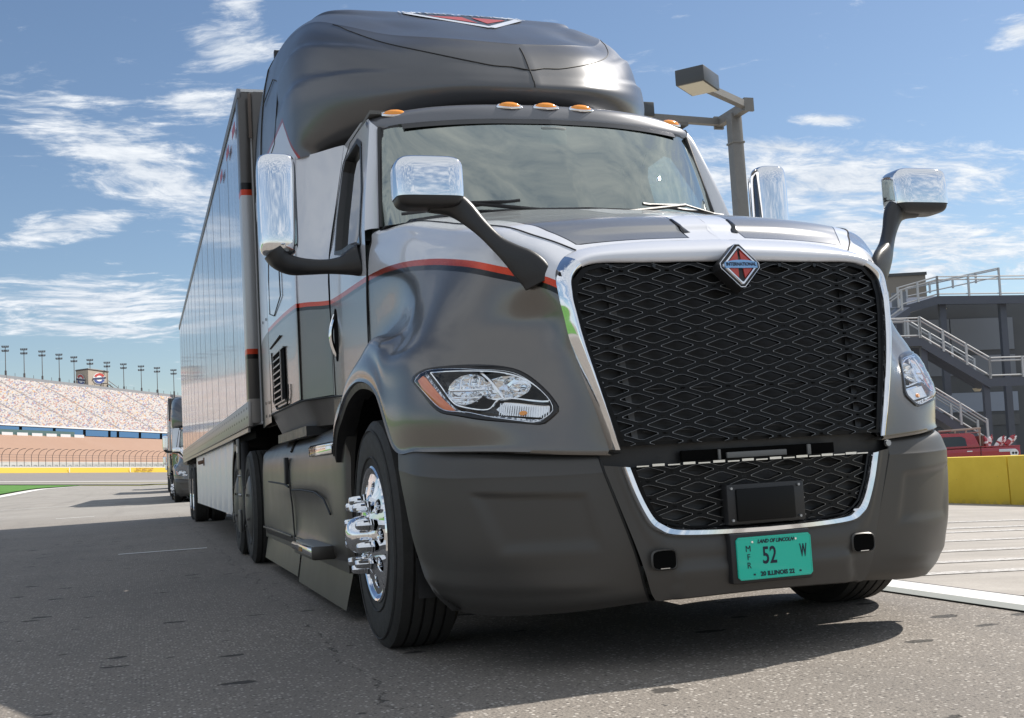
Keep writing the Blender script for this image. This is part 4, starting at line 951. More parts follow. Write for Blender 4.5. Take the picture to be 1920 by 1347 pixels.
sq = MB().tube([tuple(p) for p in cr([q_ * [-1, 1, 1] for q_ in arc[::-1]] + arc[1:], 3) + np.array([0, -.001, .001])], .0032, 6); obj('fairing_seam', sq, M_seam, rfo)
sq = MB().tube([tuple(p + np.array([0, -.002, .001])) for p in RG[0, 14:42:2]], .0035, 6); obj('fairing_seam', sq, M_seam, rfo)
both('fairing_rear_seam', MB().tube([tuple(p + np.array([.003, 0, 0])) for p in RG[-1, ::3]], .006, 6), M_seam, rfo)
# triangular cover seams on the cheek
both('fairing_cover_seam', MB().tube([(1.225, 4.98, 3.55), (1.205, 4.45, 3.58), (1.198, 4.25, 3.50), (1.222, 4.12, 3.30), (1.236, 4.25, 3.05), (1.248, 4.9, 2.98)], .004, 6), M_seam, rfo)
# roof emblem: diamond outline with red fill
def decal(poly, off, mat, name, n=10, par=rfo):
    q = MB()
    for pl in poly: q.plate(pl, [], lambda a, b: tuple(drape(a, b, off)), step=.10)
    return obj(name, q, mat, par)
Dc = (0.0, 3.66); dw, dh = .40, .62
def dpt(a, b): return (Dc[0] + a * dw, Dc[1] + b * dh)
def seg(p, q, w):
    p, q = np.array(p), np.array(q); t = (q - p) / np.linalg.norm(q - p); n_ = np.array([-t[1], t[0]]) * w; return [tuple(p + n_), tuple(p - n_), tuple(q - n_), tuple(q + n_)]
M_dwhite = simple('decal_white', (.62, .65, .70), .35, .2); M_dblack = simple('decal_black', (.03, .035, .04), .35); M_dred = simple('decal_red', (.40, .06, .035), .35)
cn = [dpt(0, -1), dpt(1, 0), dpt(0, 1), dpt(-1, 0)]
decal([[dpt(0, -1.06), dpt(1.06, 0), dpt(0, 1.06), dpt(-1.06, 0)]], .0025, M_dblack, 'roof_emblem')
for k in range(4): decal([seg(cn[k], cn[(k + 1) % 4], .028)], .006, M_dwhite, 'roof_emblem_edge')
for pl_ in ([dpt(-.08, -.72), dpt(-.08, -.14), dpt(-.68, -.14)], [dpt(.08, -.72), dpt(.68, -.14), dpt(.08, -.14)], [dpt(-.08, .72), dpt(-.68, .24), dpt(-.08, .24)], [dpt(.08, .72), dpt(.08, .24), dpt(.68, .24)]): decal([pl_], .0055, M_dred, 'roof_emblem_fill')
tm = bpy.data.curves.new('t', 'FONT'); tm.body = 'INTERNATIONAL'; tm.size = .125; tm.align_x = 'CENTER'; tm.align_y = 'CENTER'; tm.resolution_u = 2; to = bpy.data.objects.new('t', tm); COL.objects.link(to); bpy.context.view_layer.update()
me = bpy.data.meshes.new_from_object(to); bpy.data.objects.remove(to)
for v in me.vertices: v.co = drape(v.co.x * .92, Dc[1] + .03 + v.co.y, .009)
me.materials.clear(); me.materials.append(M_dwhite); link('roof_emblem_lettering', me, rfo)
# side extenders behind the sleeper
prof_e = [(1.243, z) for z in (1.16, 1.6, 2.2)] + [(q_[0], q_[2]) for q_ in RF[-1]]
EX = [[(x - .045 * t * t, 5.06 + .98 * t + (.04 if z > 3.9 else 0), z + .05 * t * max(0, (z - 3.4) / .6)) for t in (0, .2, .6, 1)] for x, z in prof_e]
eg = loft(EX, 6, 4); q = MB().grid(eg); rim = eg[:, -1]; q.grid(np.stack([rim, rim + np.array([-.012, .012, 0]), rim + np.array([-.03, 0, 0]), rim + np.array([-.05, -.5, 0])], 1))
mx2 = Mat('extender_paint'); mx2.obj(); X_, Y_, Z_ = mx2.xyz; flake(mx2, .3, .6, .2)
zz_ = mx2.math('SUBTRACT', Z_, mx2.math('MULTIPLY_ADD', Y_, .0, 3.16)); c_ = mx2.mix(mx2.math('GREATER_THAN', zz_, 0), mx2.mix(mx2.math('GREATER_THAN', Z_, 1.84), BRONZE, SILVER), DARKP)
c_ = mx2.mix(mx2.math('MULTIPLY', mx2.math('GREATER_THAN', zz_, -.03), mx2.math('LESS_THAN', zz_, 0.0)), c_, (.35, .03, .02)); mx2.set(color=c_)
ex = both('side_extender', q, mx2.m, truck, smooth=60)
both('extender_seam', MB().tube([(1.25, 5.08, 3.03), (1.25, 5.3, 3.06), (1.24, 5.6, 3.05), (1.21, 5.90, 3.02)], .005, 6), M_seam, truck)
both('extender_edge', MB().tube([tuple(p) for p in rim[::2]], .010, 6), M_seam, truck)
for zz in (3.12, 1.95, 1.32, 1.22):
    q = MB()
    for yy in (5.14, 5.42, 5.70): q.lathe([(0, .004), (.010, .004), (.013, .0)], 8, axis='x', c=(1.246 - .02 * (yy - 5.14), yy, zz + .04 * (yy - 5.3)))
    both('extender_bolt', q, M_seam, truck)
q = MB(); q.box(-1.12, 1.12, 5.0, 5.05, 1.1, 4.0); q.box(-1.2, 1.2, 3.5, 5.05, 1.0, 1.06); obj('sleeper_back', q, M_black, truck)
q = MB(); q.box(-1.02, 1.02, 5.10, 6.18, 1.02, 1.36); obj('added_sun_block_deck', q, M_black, truck)  # added box that blocks sunlight falling through the cab to trailer gap
q = MB(); q.box(-1.0, 1.0, 5.0, 5.95, 4.02, 4.05); obj('roof_bridge', q, M_bronze, truck)

# ---- chassis side fairing
CFs = []
for y, xo_, sc in ((2.17, 1.165, .0), (2.22, 1.195, .0), (2.5, 1.205, 0), (2.9, 1.205, .6), (3.4, 1.205, 1), (3.9, 1.205, 1), (4.22, 1.205, .9), (4.34, 1.207, .5), (5.0, 1.207, .2), (5.8, 1.207, 0), (6.28, 1.205, 0), (6.40, 1.17, 0)):
    CFs.append([(.93, y, 1.045), (1.05, y, 1.03), (1.14, y, .985), (1.182, y, .92), (xo_ - .004, y, .84), (xo_, y, .70), (xo_ - .022 * sc, y, .60), (xo_ - .028 * sc, y, .50), (xo_ - .02 * sc, y, .40), (xo_ - .004, y, .34), (xo_ - .02, y, .29)])
q = MB().grid(loft(CFs, 4, 4)); f0 = loft(CFs, 4, 4)[0]; q.grid(np.stack([f0, f0 * [0, 1, 1] + np.array([.75, .02, 0])], 1)); cfp = both('chassis_fairing', q, M_fair, truck, smooth=50)
for s, d in zip((1, -1), cfp):
    def MM(q): return q if s > 0 else q.mirror()
    q = MB(); q.tube([(1.13, 4.5, 1.0), (1.165, 4.42, .96), (1.185, 4.40, .92)], .012, 6); q.tube([(1.208, 4.38, .80), (1.212, 4.36, .68), (1.205, 4.32, .55), (1.205, 4.28, .42), (1.205, 4.22, .29)], .0055, 6)
    obj('fairing_joint', MM(q), M_seam, d)
    q = MB(); q.tube([(1.211, y, z) for y, z in ((5.75, .72), (5.2, .71), (4.7, .70), (4.45, .68))], .006, 6); q.tube([(1.208, y, z) for y, z in ((4.3, .66), (3.8, .665), (3.2, .655), (2.85, .62), (2.62, .54))], .006, 6); obj('pressed_line', MM(q), M_seam, d)
    q = MB(); q.box(1.205, 1.232, 4.42, 4.50, .70, .885); q.box(1.212, 1.226, 4.44, 4.48, .72, .865); obj('strap_handle', MM(q), M_seam, d, bevel=.004)
    q = MB(); q.box(1.165, 1.212, 2.50, 3.35, .905, .925); q.box(1.20, 1.212, 2.50, 3.35, .865, .915); us = obj('upper_step', MM(q), M_alu, d, bevel=.006)
    for k in range(16):
        q = MB(); y = 2.54 + k * .052; q.tube([(1.170, y, .927), (1.206, y, .927)], .005, 6); obj('step_tread', MM(q), M_seam, us, smooth=0)
    q = MB(); q.box(1.19, 1.325, 2.60, 3.46, .318, .365); ls = obj('lower_step', MM(q), M_alu, d, bevel=.012)
    q = MB(); q.box(1.19, 1.322, 2.585, 2.605, .305, .372); q.box(1.19, 1.31, 2.62, 3.44, .298, .322); obj('step_bracket', MM(q), M_fair, ls, bevel=.005)
    for k in range(13):
        q = MB(); y = 2.66 + k * .062; q.box(1.205, 1.30, y, y + .022, .364, .372); obj('step_tread', MM(q), M_steel, ls, smooth=0)
    q = MB(); q.box(1.322, 1.329, 2.98, 3.08, .328, .352); obj('step_reflector', MM(q), simple('dull_amber', (.25, .13, .03), .4), ls)
    q = MB(); q.box(1.20, 1.216, 4.4, 6.3, .335, .352); q.box(1.20, 1.216, 3.75, 4.15, .332, .350); obj('fairing_rib', MM(q), M_fair, d, bevel=.004)
    for y0, y1, xt, z0, z1 in ((2.18, 4.17, 1.20, .055, .26), (4.22, 6.35, 1.20, .085, .27)):
        q = MB(); q.grid(np.array([[(xt - .03 * t, y + (.10 * (1 - t) if y < 2.5 else 0), z0 + (z1 - z0) * t) for t in (0, .3, .75, 1)] for y in np.linspace(y0, y1, 6)])); q.box(xt - .032, xt - .012, y0 + .02, y1, z1 - .01, z1 + .045); obj('ground_skirt', MM(q), M_fair, truck)
q = MB(); q.box(-.95, .95, 2.1, 6.3, .32, .98); obj('fuel_tank_block', q, M_gap, truck)
q = MB(); q.box(-.45, -.35, .5, 9.0, .55, .85); q.box(.35, .45, .5, 9.0, .55, .85); q.box(-1.0, 1.0, 1.38, 1.5, .38, .52); q.box(-.5, .5, .3, .5, .35, .8); obj('frame_rails', q, M_black, truck)
q = MB(); q.box(-.5, .5, .45, 1.9, .85, 1.55); obj('engine', q, M_gap, truck)

# ---- wheels
def wheel_meshes():
    W = {}
    def tyre(w):
        q = MB(); h = w / 2
        prof = [(.287, -h + .012), (.30, -h + .002), (.36, -h - .004), (.43, -h - .004), (.47, -h + .004), (.492, -h + .020)]
        q.lathe(prof, 72); t = []; xs_ = np.linspace(-h + .020, h - .020, 11)
        for k, x in enumerate(xs_):
            rr = .500 - 4 * (x / w) ** 2 * .010
            if 0 < k < 10 and k % 2 == 0: t += [(rr, x - .006), (rr - .014, x - .004), (rr - .014, x + .004), (rr, x + .006)]
            else: t.append((rr if k not in (0, 10) else .494, x))
        q.lathe([(.492, -h + .020)] + t + [(.492, h - .020)], 72, mi=1); q.lathe([(r_, -x) for r_, x in reversed(prof)], 72)
        # sidewall shoulder ring lines
        for rr in (.335, .452): q.lathe([(rr - .004, -h - .004), (rr, -h - .008), (rr + .004, -h - .004)], 72); q.lathe([(rr - .004, h + .004), (rr, h + .008), (rr + .004, h + .004)], 72)
        return q
    W['steer_tyre'] = tyre(.275).mesh('tyre', [M_rubber, M_tread], 40, recalc=True)
    W['drive_tyre'] = tyre(.26).mesh('tyre', [M_rubber, M_tread], 40)
    def disc(dish, holes=10, r0=.125, r1=.262, rh=.206, hr=.030):
        """dish(r) -> x, outer face towards -x; hand holes are real openings"""
        q = MB(); NS = 24
        for hk in range(holes):
            a0 = 2 * math.pi * hk / holes; half = math.pi / holes; cp = (rh * math.cos(a0), rh * math.sin(a0)); rings = [[], [], [], [], []]
            for k in range(NS):
                t = 2 * math.pi * k / NS
                # ray from hole centre in (radial, tangential) frame to sector edge
                dr, dt_ = math.cos(t), math.sin(t); best = 9
                lo, hi = 0, .5
                for _ in range(28):
                    m_ = (lo + hi) / 2; X, Y = rh + dr * m_, dt_ * m_; rad = math.hypot(X, Y); an = abs(math.atan2(Y, X))
                    if rad > r1 or rad < r0 or an > half: hi = m_
                    else: lo = m_
                for ri, dd in enumerate((lo, hr * 1.18 + (lo - hr * 1.18) * .35, hr * 1.12, hr, hr * .97)):
                    dd = min(dd, lo); X, Y = rh + dr * dd, dt_ * dd; rad = math.hypot(X, Y); an = math.atan2(Y, X) + a0
                    off = (0, 0, 0, .004, .03)[ri]
                    rings[ri].append((dish(rad) + off, rad * math.cos(an), rad * math.sin(an)))
            q.add([p for r_ in rings for p in r_], [(i * NS + j, i * NS + (j + 1) % NS, (i + 1) * NS + (j + 1) % NS, (i + 1) * NS + j) for i in range(4) for j in range(NS)])
        return q
    d1 = lambda r_: -.172 + .036 * (r_ - .125) / .137
    q = disc(d1); q.lathe([(.125, -.172), (.105, -.172), (.105, -.14)], 60)
    q.lathe([(.262, d1(.262)), (.266, -.124), (.270, -.118), (.276, -.128), (.282, -.142), (.290, -.146), (.297, -.140), (.298, -.128), (.292, -.120)], 72); q.lathe([(.262, d1(.262)), (.262, .12), (.29, .13)], 60)
    W['steer_rim'] = q.mesh('rim', M_chrome, 30)
    d2 = lambda r_: .035 - .12 * max(0, (r_ - .17) / .09) ** 1.6
    q = disc(d2); q.lathe([(.262, d2(.262)), (.275, -.10), (.282, -.130), (.292, -.134), (.294, -.12)], 72); q.lathe([(.125, .035), (.10, .03), (.095, -.04), (.08, -.06), (0, -.062)], 40)
    W['drive_rim'] = q.mesh('rim', M_alu, 30)
    q = MB().lathe([(.105, -.172), (.102, -.180), (.084, -.182), (.081, -.205), (.077, -.225), (.066, -.243), (.047, -.257), (.025, -.263), (0, -.264)], 48)
    W['hub'] = q.mesh('hub_cap', M_chrome, 30)
    q = MB(); P = []
    for r_, x in ((.029, 0), (.029, -.010), (.0245, -.014), (.0235, -.038), (.0215, -.058), (.0185, -.070), (.011, -.075), (.0, -.075)): P.append((r_, x))
    hexp = [(math.cos(a) * (1 if k % 2 == 0 else .90), math.sin(a) * (1 if k % 2 == 0 else .90)) for k, a in enumerate([i * math.pi / 6 for i in range(12)])]
    q.sweep([((x, 0, 0), max(r_, .001), max(r_, .001)) for r_, x in P], hexp, up=(0, 0, 1)); W['nut'] = q.mesh('lug_nut', M_chrome, 25)
    q = MB().lathe([(.287, -.115), (.27, -.128), (.2, -.150), (.12, -.162), (.05, -.166), (0, -.167)], 48)
    for a in range(5): 
        t = 2 * math.pi * a / 5; q.lathe([(.012, -.158), (.012, -.170), (0, -.171)], 8, c=(0, .18 * math.cos(t), .18 * math.sin(t)))
    W['cover'] = q.mesh('wheel_cover', worn('wheel_cover_plastic', (.05, .048, .045), .45), 30)
    q = MB().lathe([(0, .10), (.20, .10), (.21, .2), (0, .2)], 24); W['drum'] = q.mesh('brake_drum', M_gap, 30)
    return W
WM = wheel_meshes()
def wheel(parent, x, y, z, kind, s, steer=0):
    rot = (0, 0, steer) if s < 0 else (0, 0, math.pi + steer)
    t = link('wheel', WM['steer_tyre' if kind == 'steer' else 'drive_tyre'], parent, (x, y, z), rot)
    if kind == 'steer':
        link('rim', WM['steer_rim'], t); link('hub_cap', WM['hub'], t); link('brake_drum', WM['drum'], t)
        for k in range(10):
            a = 2 * math.pi * (k + .5) / 10; link('lug_nut', WM['nut'], t, (-.169, .148 * math.cos(a), .148 * math.sin(a)))
    elif kind == 'cover': link('wheel_cover', WM['cover'], t)
    else: link('rim', WM['drive_rim'], t); link('brake_drum', WM['drum'], t)
    return t
for s in (-1, 1):
    wheel(truck, s * 1.075, 1.345, .488, 'steer', s, R(0))
    for y in (6.98, 8.32): wheel(truck, s * 1.13, y, .5, 'cover', s); wheel(truck, s * .83, y, .5, 'inner' if False else 'drive', s)
# tandem fairing and quarter panels
for s in (1, -1):
    def MM(q): return q if s > 0 else q.mirror()
    q = MB(); q.prism([(7.52, 1.10), (7.78, 1.10), (7.80, .80), (7.92, .62), (7.93, .34), (7.80, .27), (7.50, .27), (7.37, .36), (7.38, .62), (7.50, .82)], lambda a, b: (1.285, a, b), lambda a, b: (1.20, a, b)); tf = obj('tandem_fairing', MM(q), M_black, truck, bevel=.012)
    q = MB(); q.box(1.285, 1.30, 7.50, 7.80, .84, 1.13); q.box(1.285, 1.305, 7.52, 7.78, .25, .46); obj('fairing_bracket', MM(q), worn('grey_plastic', (.06, .058, .055), .5), tf, bevel=.008)
    q = MB()
    for z in (.60, .78): 
        for y in (7.56, 7.65, 7.74): q.lathe([(0, .012), (.012, .012), (.014, 0)], 8, c=(1.286, y, z))
    obj('fairing_bolt', MM(q), M_steel, tf)
    q = MB(); q.box(1.302, 1.304, 7.58, 7.72, 1.0, 1.06); obj('fairing_label', MM(q), simple('label_white', (.6, .6, .6), .4), tf)
    q = MB(); q.grid(np.array([[(x, 8.32 + .58 * math.cos(a), .5 + .60 * math.sin(a)) for x in (.95, 1.27)] for a in [R(t) for t in range(-10, 75, 8)]])); q.grid(np.array([[(1.27, 8.32 + r_ * math.cos(a), .5 + r_ * math.sin(a)) for r_ in (.535, .60)] for a in [R(t) for t in range(-20, 110, 8)]])); obj('quarter_fender', MM(q), M_black, truck)

# ---- hood mirrors and door mirrors
def rbox(w, d, h, e=.35, n=10, m=20, e2=None):
    """rounded box, superellipsoid"""
    G = []
    for i in range(n + 1):
        f_ = -math.pi / 2 + math.pi * i / n; row = []
        cf, sf = math.copysign(abs(math.cos(f_)) ** e, math.cos(f_)), math.copysign(abs(math.sin(f_)) ** e, math.sin(f_))
        for j in range(m + 1):
            t = 2 * math.pi * j / m; e_ = e2 or e; ct, st = math.copysign(abs(math.cos(t)) ** e_, math.cos(t)), math.copysign(abs(math.sin(t)) ** e_, math.sin(t))
            row.append((w / 2 * cf * ct, d / 2 * cf * st, h / 2 * sf))
        G.append(row)
    return np.array(G)
for s in (1, -1):
    def MM(q): return q if s > 0 else q.mirror()
    q = MB(); G = rbox(.268, .15, .20, .38, 24, 40); G = G + np.array([1.105, .50, 1.848]); hgt = 14
    head = obj('hood_mirror', MM(MB().grid(G[10:])), M_chrome, truck, smooth=60)
    G2 = (rbox(.262, .146, .20, .38, 24, 40) + np.array([1.105, .50, 1.846]))[:12]
    G2[..., 2] += .0; obj('mirror_shell', MM(MB().grid(G2)), M_black, head, smooth=60)
    q = MB(); q.box(.99, 1.22, .563, .577, 1.785, 1.925); obj('mirror_glass', MM(q), M_chrome, head, bevel=.006)
    q = MB(); cir = [(math.copysign(abs(math.cos(t)) ** .7, math.cos(t)), math.copysign(abs(math.sin(t)) ** .7, math.sin(t))) for t in [k * math.pi / 8 for k in range(16)]]
    path = cr([(1.10, .50, 1.785, .050, .030), (1.03, .50, 1.778, .052, .040), (.975, .485, 1.745, .046, .036), (.915, .44, 1.665, .032, .028), (.865, .40, 1.595, .032, .028), (.825, .365, 1.548, .044, .030), (.785, .335, 1.505, .060, .026), (.755, .315, 1.465, .064, .022), (.742, .305, 1.425, .058, .014)], 5)
    q.sweep([(tuple(p[:3]), p[3], p[4]) for p in path], cir, up=(.55, -.83, 0)); obj('mirror_arm', MM(q), M_black, head, smooth=50)
    # tall door mirror
    G = rbox(.205, .17, .53, .26, 30, 48, .72) + np.array([1.462, 2.32, 2.175])
    dm = obj('door_mirror', MM(MB().grid(G)), M_chrome, truck, smooth=60)
    q = MB(); q.box(1.372, 1.552, 2.392, 2.406, 1.96, 2.40); obj('mirror_glass', MM(q), M_sideglass if False else M_chrome, dm, bevel=.01)
    q = MB(); path = cr([(1.49, 2.32, 1.93, .088, .055), (1.455, 2.32, 1.885, .085, .055), (1.40, 2.31, 1.855, .065, .05), (1.32, 2.30, 1.845, .045, .042), (1.22, 2.27, 1.84, .040, .038), (1.14, 2.23, 1.84, .05, .05), (1.09, 2.20, 1.85, .06, .075), (1.05, 2.18, 1.86, .06, .085)], 5)
    q.sweep([(tuple(p[:3]), p[3], p[4]) for p in path], cir, up=(0, 0, 1)); obj('mirror_arm', MM(q), M_black, dm, smooth=50)

# ================================================================== TRAILER
trailer = thing('box_trailer', 'long riveted silver box trailer hitched behind the nearest truck', 'trailer', loc=(0, 6.27, 0), group='box trailers on pit road')
TL = 16.15; TB, TT = 1.16, 4.11
def sheetm():
    m = Mat('riveted_sheet'); m.obj(); x, y, z = m.xyz
    fy = m.math('FRACT', m.math('MULTIPLY', y, 1 / .305)); fz = m.math('FRACT', m.math('MULTIPLY', z, 1 / .13))
    ry = m.math('MULTIPLY', m.math('SUBTRACT', fy, .5), .305); rz = m.math('MULTIPLY', m.math('SUBTRACT', fz, .5), .13)
    d = m.math('SQRT', m.math('ADD', m.math('MULTIPLY', ry, ry), m.math('MULTIPLY', rz, rz)))
    dot = m.ramp(d, .010, .017, 1, 0); ripple = m.noise(1.0, 4, .55, sc3=(1, 3.2, .35))
    line = m.ramp(m.math('ABSOLUTE', ry), .03, .05, .4, 0)
    c = m.mix(m.math('MULTIPLY', dot, .75), m.mix(line, (.43, .45, .49), (.30, .315, .34)), (.06, .06, .07))
    m.set(color=c, metal=.75, rough=m.ramp(ripple, .3, .7, .17, .27), coat=.5, coatr=.05); m.bump(m.math('ADD', m.math('MULTIPLY', dot, .4), m.math('MULTIPLY', ripple, 1.4)), .30, .02); return m.m
M_sheet = sheetm()
def railm():
    m = Mat('slotted_rail'); m.obj(); x, y, z = m.xyz
    fy = m.math('FRACT', m.math('MULTIPLY', y, 1 / .28)); fz = m.math('FRACT', m.math('MULTIPLY', m.math('SUBTRACT', z, TB), 1 / .075))
    a = m.math('ABSOLUTE', m.math('SUBTRACT', fy, .5)); b = m.math('ABSOLUTE', m.math('SUBTRACT', fz, .5))
    slot = m.math('MULTIPLY', m.math('LESS_THAN', a, .2), m.math('LESS_THAN', b, .13)); up_ = m.math('GREATER_THAN', z, TB + .10)
    c = m.mix(m.math('MULTIPLY', slot, m.math('MULTIPLY_ADD', up_, .5, .35)), (.36, .34, .32), (.05, .045, .04)); m.set(color=c, metal=.5, rough=.35); return m.m
M_rail = railm()
q = MB(); q.box(-1.27, 1.27, .02, TL, TB + .05, TT - .02); obj('box_body', q, M_white, trailer)
panel = {}
for s in (1, -1):
    q = MB(); q.box(1.272 * s if s > 0 else -1.292, 1.292 if s > 0 else -1.272, .004, 1.20, TB + .24, TT - .07)
    q.box(1.286 * s if s > 0 else -1.2940, 1.2940 if s > 0 else -1.286, -.006, .022, TB + .24, TT - .07); panel[s] = q.mesh('side_panel', M_sheet, 0)
    for k in range(13): link('side_panel', panel[s], trailer, (0, .22 + k * 1.222, 0))
    q = MB(); q.box(s * 1.27 if s > 0 else -1.305, 1.305 if s > 0 else -1.27, .0, TL, TB + .03, TB + .24); obj('bottom_rail', q, M_rail, trailer, bevel=.005)
    q = MB(); q.box(s * 1.27 if s > 0 else -1.29, 1.29 if s > 0 else -1.27, .25, TL, TB - .01, TB + .05); 
    obj('rail_flange', q, M_rail, trailer)
    q = MB(); q.box(s * 1.26 if s > 0 else -1.303, 1.303 if s > 0 else -1.26, .0, TL, TT - .09, TT + .0); obj('top_rail', q, worn('top_rail_metal', (.20, .20, .21), .4, .5), trailer, bevel=.008)
    q = MB(); q.box(s * 1.20 if s > 0 else -1.298, 1.298 if s > 0 else -1.20, .0, .22, TB + .05, TT - .02)
    cpm = Mat('corner_post_paint' if s > 0 else 'corner_post_paint_near'); cpm.obj(); Z_ = cpm.xyz[2]
    def zone(a, b): return cpm.math('MULTIPLY', cpm.math('GREATER_THAN', Z_, a), cpm.math('LESS_THAN', Z_, b))
    c_ = cpm.mix(zone(1.80, 3.22), (.10, .095, .09), (.52, .53, .54)); c_ = cpm.mix(zone(1.80, 1.845), c_, RED); c_ = cpm.mix(zone(1.76, 1.80), c_, (.01, .01, .01)); c_ = cpm.mix(zone(3.17, 3.22), c_, RED); c_ = cpm.mix(zone(3.22, 3.28), c_, (.01, .01, .01)); c_ = cpm.mix(zone(1.0, 1.42), c_, (.36, .34, .32)); cpm.set(color=c_, rough=.3, metal=.3)
    obj('corner_post', q, cpm.m, trailer, bevel=.02)
    q = MB()
    for y0 in (.25, 1.0, 1.9): q.box(s * 1.306 if s > 0 else -1.309, 1.309 if s > 0 else -1.306, y0, y0 + .30, TT - .30, TT - .22)
    obj('red_reflector_tape', q, simple('red_tape', (.40, .02, .02), .4), trailer)
    # side skirt
    q = MB()
    for k in range(8):
        y0 = 2.75 + k * 1.08; zb = .36
        q2 = MB(); a0 = max(y0, 2.75); x0_, x1_ = (1.215, 1.235) if s > 0 else (-1.235, -1.215)
        if k == 0: q2.prism([(y0 + .02, TB), (y0 + 1.07, TB), (y0 + 1.07, zb), (y0 + .55, zb), (y0 + .30, .44), (y0 + .12, .66)], lambda a, b: (x0_, a, b), lambda a, b: (x1_, a, b))
        else: q2.box(x0_, x1_, y0, y0 + 1.07, zb, TB)
        obj('skirt_panel', q2, M_white, trailer, bevel=.004)
    q = MB(); q.box(1.10 * s if s > 0 else -1.25, 1.25 if s > 0 else -1.10, 8.7, 8.85, .98, 1.1); q.tube([(s * 1.24, 8.78, 1.04), (s * 1.33, 8.78, 1.02)], .03, 8); obj('skirt_latch', q, worn('rusty_latch', (.20, .12, .08), .7), trailer, bevel=.005)
    for y in (12.35, 13.6):
        wheel(trailer, s * 1.135, y, .5, 'rim', s); wheel(trailer, s * .84, y, .5, 'rim', s)
q = MB(); q.box(-1.19, 1.19, -.045, .02, TB + .04, TT - .03); fw = obj('front_wall', q, worn('front_wall_paint', (.11, .105, .10), .35, .3), trailer, bevel=.03)
M_bb = worn('brown_bracket', (.14, .11, .09), .6)
for xx in (-1.215, 1.19): q = MB(); q.box(xx, xx + .025, -.052, -.035, TT - .45, TT - .06); obj('marker_bracket', q, M_bb, fw)
q = MB(); q.box(-1.29, 1.29, 0, TL, TT - .03, TT - .005); obj('roof_sheet', q, M_white, trailer)
q = MB(); q.box(-.6, .6, 11.6, 14.5, .62, 1.1); q.box(-1.22, 1.22, .3, TL, TB - .06, TB + .03); q.box(-.6, -.5, .2, TL, .95, TB); q.box(.5, .6, .2, TL, .95, TB); obj('underframe', q, M_gap, trailer)
q = MB(); q.box(-.55, -.4, 3.0, 3.2, .1, 1.1); q.box(.4, .55, 3.0, 3.2, .1, 1.1); q.box(-.6, -.35, 2.95, 3.25, .02, .08); q.box(.35, .6, 2.95, 3.25, .02, .08); obj('landing_gear', q, M_steel, trailer)
q = MB(); q.box(-1.2, -1.1, TL - .1, TL, .5, TB); q.box(1.1, 1.2, TL - .1, TL, .5, TB); q.box(-1.2, 1.2, TL - .1, TL, .5, .6); obj('rear_guard', q, M_steel, trailer)


# ================================================================== the line of trucks behind
CH = {}
for o in bpy.data.objects:
    if o.parent: CH.setdefault(o.parent.name, []).append(o)
def copy_some(o, parent, skip, depth=0):
    c = o.copy(); COL.objects.link(c)
    if parent is not None: c.parent = parent
    for ch in CH.get(o.name, []):
        nm = ch.name.split('.')[0]
        if nm in skip or (depth >= 1 and 'SUB' in skip): continue
        copy_some(ch, c, skip, depth + 1)
    return c
TINY = {'grille_cell', 'step_tread', 'grille_screw', 'radar_screw', 'plate_lettering', 'plate_dot', 'plate_screw', 'badge_lettering', 'lug_nut_', 'roof_emblem_lettering', 'extender_bolt'}
for off, dxx, rz, lt, lb in ((39, .15, -1.0, 'second semi truck in the line, its headlight showing beside the trailer wheels', 'pale box trailer hitched behind the second truck in the line'),
                             (78, .85, -1.1, 'third semi truck in the line, almost hidden behind the second', 'pale box trailer hitched behind the third truck in the line'),
                             (118, 1.75, -1.1, 'farthest semi truck in the line, hidden but for its shadow', 'pale box trailer behind the farthest truck in the line')):
    sk = TINY if off == 39 else TINY | {'SUB'}
    for src, lab in ((truck, lt), (trailer, lb)):
        c = copy_some(src, None, sk); c['label'] = lab
        Mx = Matrix.Translation((dxx, off, 0)) @ Matrix.Rotation(R(rz), 4, 'Z') @ Matrix.Translation(src.location)
        c.location = Mx.to_translation(); c.rotation_euler = (0, 0, R(rz))
    
# ================================================================== LEFT BACKGROUND: track, wall, stands
FAR = {
    'stand_top': ((-52.46, 482.86, 44.14), (7.12, 538.0, 38.81)),
    'stand_bot': ((-50.71, 462.98, 24.88), (6.31, 518.76, 21.5)),
    'suite_bot': ((-50.68, 462.18, 21.91), (6.22, 517.97, 18.97)),
    'wall_top': ((-50.46, 460.03, 21.62), (6.18, 515.9, 18.67)),
    'wall_bot': ((-47.68, 431.67, 10.7), (5.47, 488.59, 8.55)),
    'white_bot': ((-47.63, 430.8, 8.51), (5.39, 487.78, 6.19)),
    'yel_top': ((-47.28, 427.51, 8.63), (5.34, 484.61, 6.37)),
    'yel_bot': ((-47.22, 426.61, 6.82), (5.28, 483.74, 4.57)),
    'track_bot': ((-36.45, 323.32, 3.05), (3.2, 352.95, 0.93)),
    'fence_top': ((-47.34, 429.08, 14.79), (5.55, 486.09, 12.54)),
    'fence_base': ((-47.4, 428.6, 8.65), (5.36, 485.66, 6.38)),
}
MASTS = [((-50.64, 485.14, 42.41), (-50.26, 483.77, 55.94)), ((-44.55, 491.86, 41.7), (-44.16, 490.47, 55.47)), ((-38.4, 498.32, 40.93), (-38.0, 496.88, 55.15)), ((-32.4, 504.3, 40.52), (-32.0, 502.9, 54.32)), ((-26.98, 509.53, 39.62), (-26.59, 508.12, 53.61)), ((-20.99, 515.03, 39.14), (-20.6, 513.64, 52.89)), ((-14.41, 520.85, 38.41), (-14.02, 519.47, 52.14)), ((-7.83, 526.41, 37.86), (-7.43, 525.01, 51.79)), ((-0.6, 532.24, 37.52), (-0.22, 530.86, 51.21)), ((6.15, 537.51, 36.91), (6.54, 536.11, 50.78)), ((13.32, 542.89, 36.28), (13.71, 541.49, 50.1))]
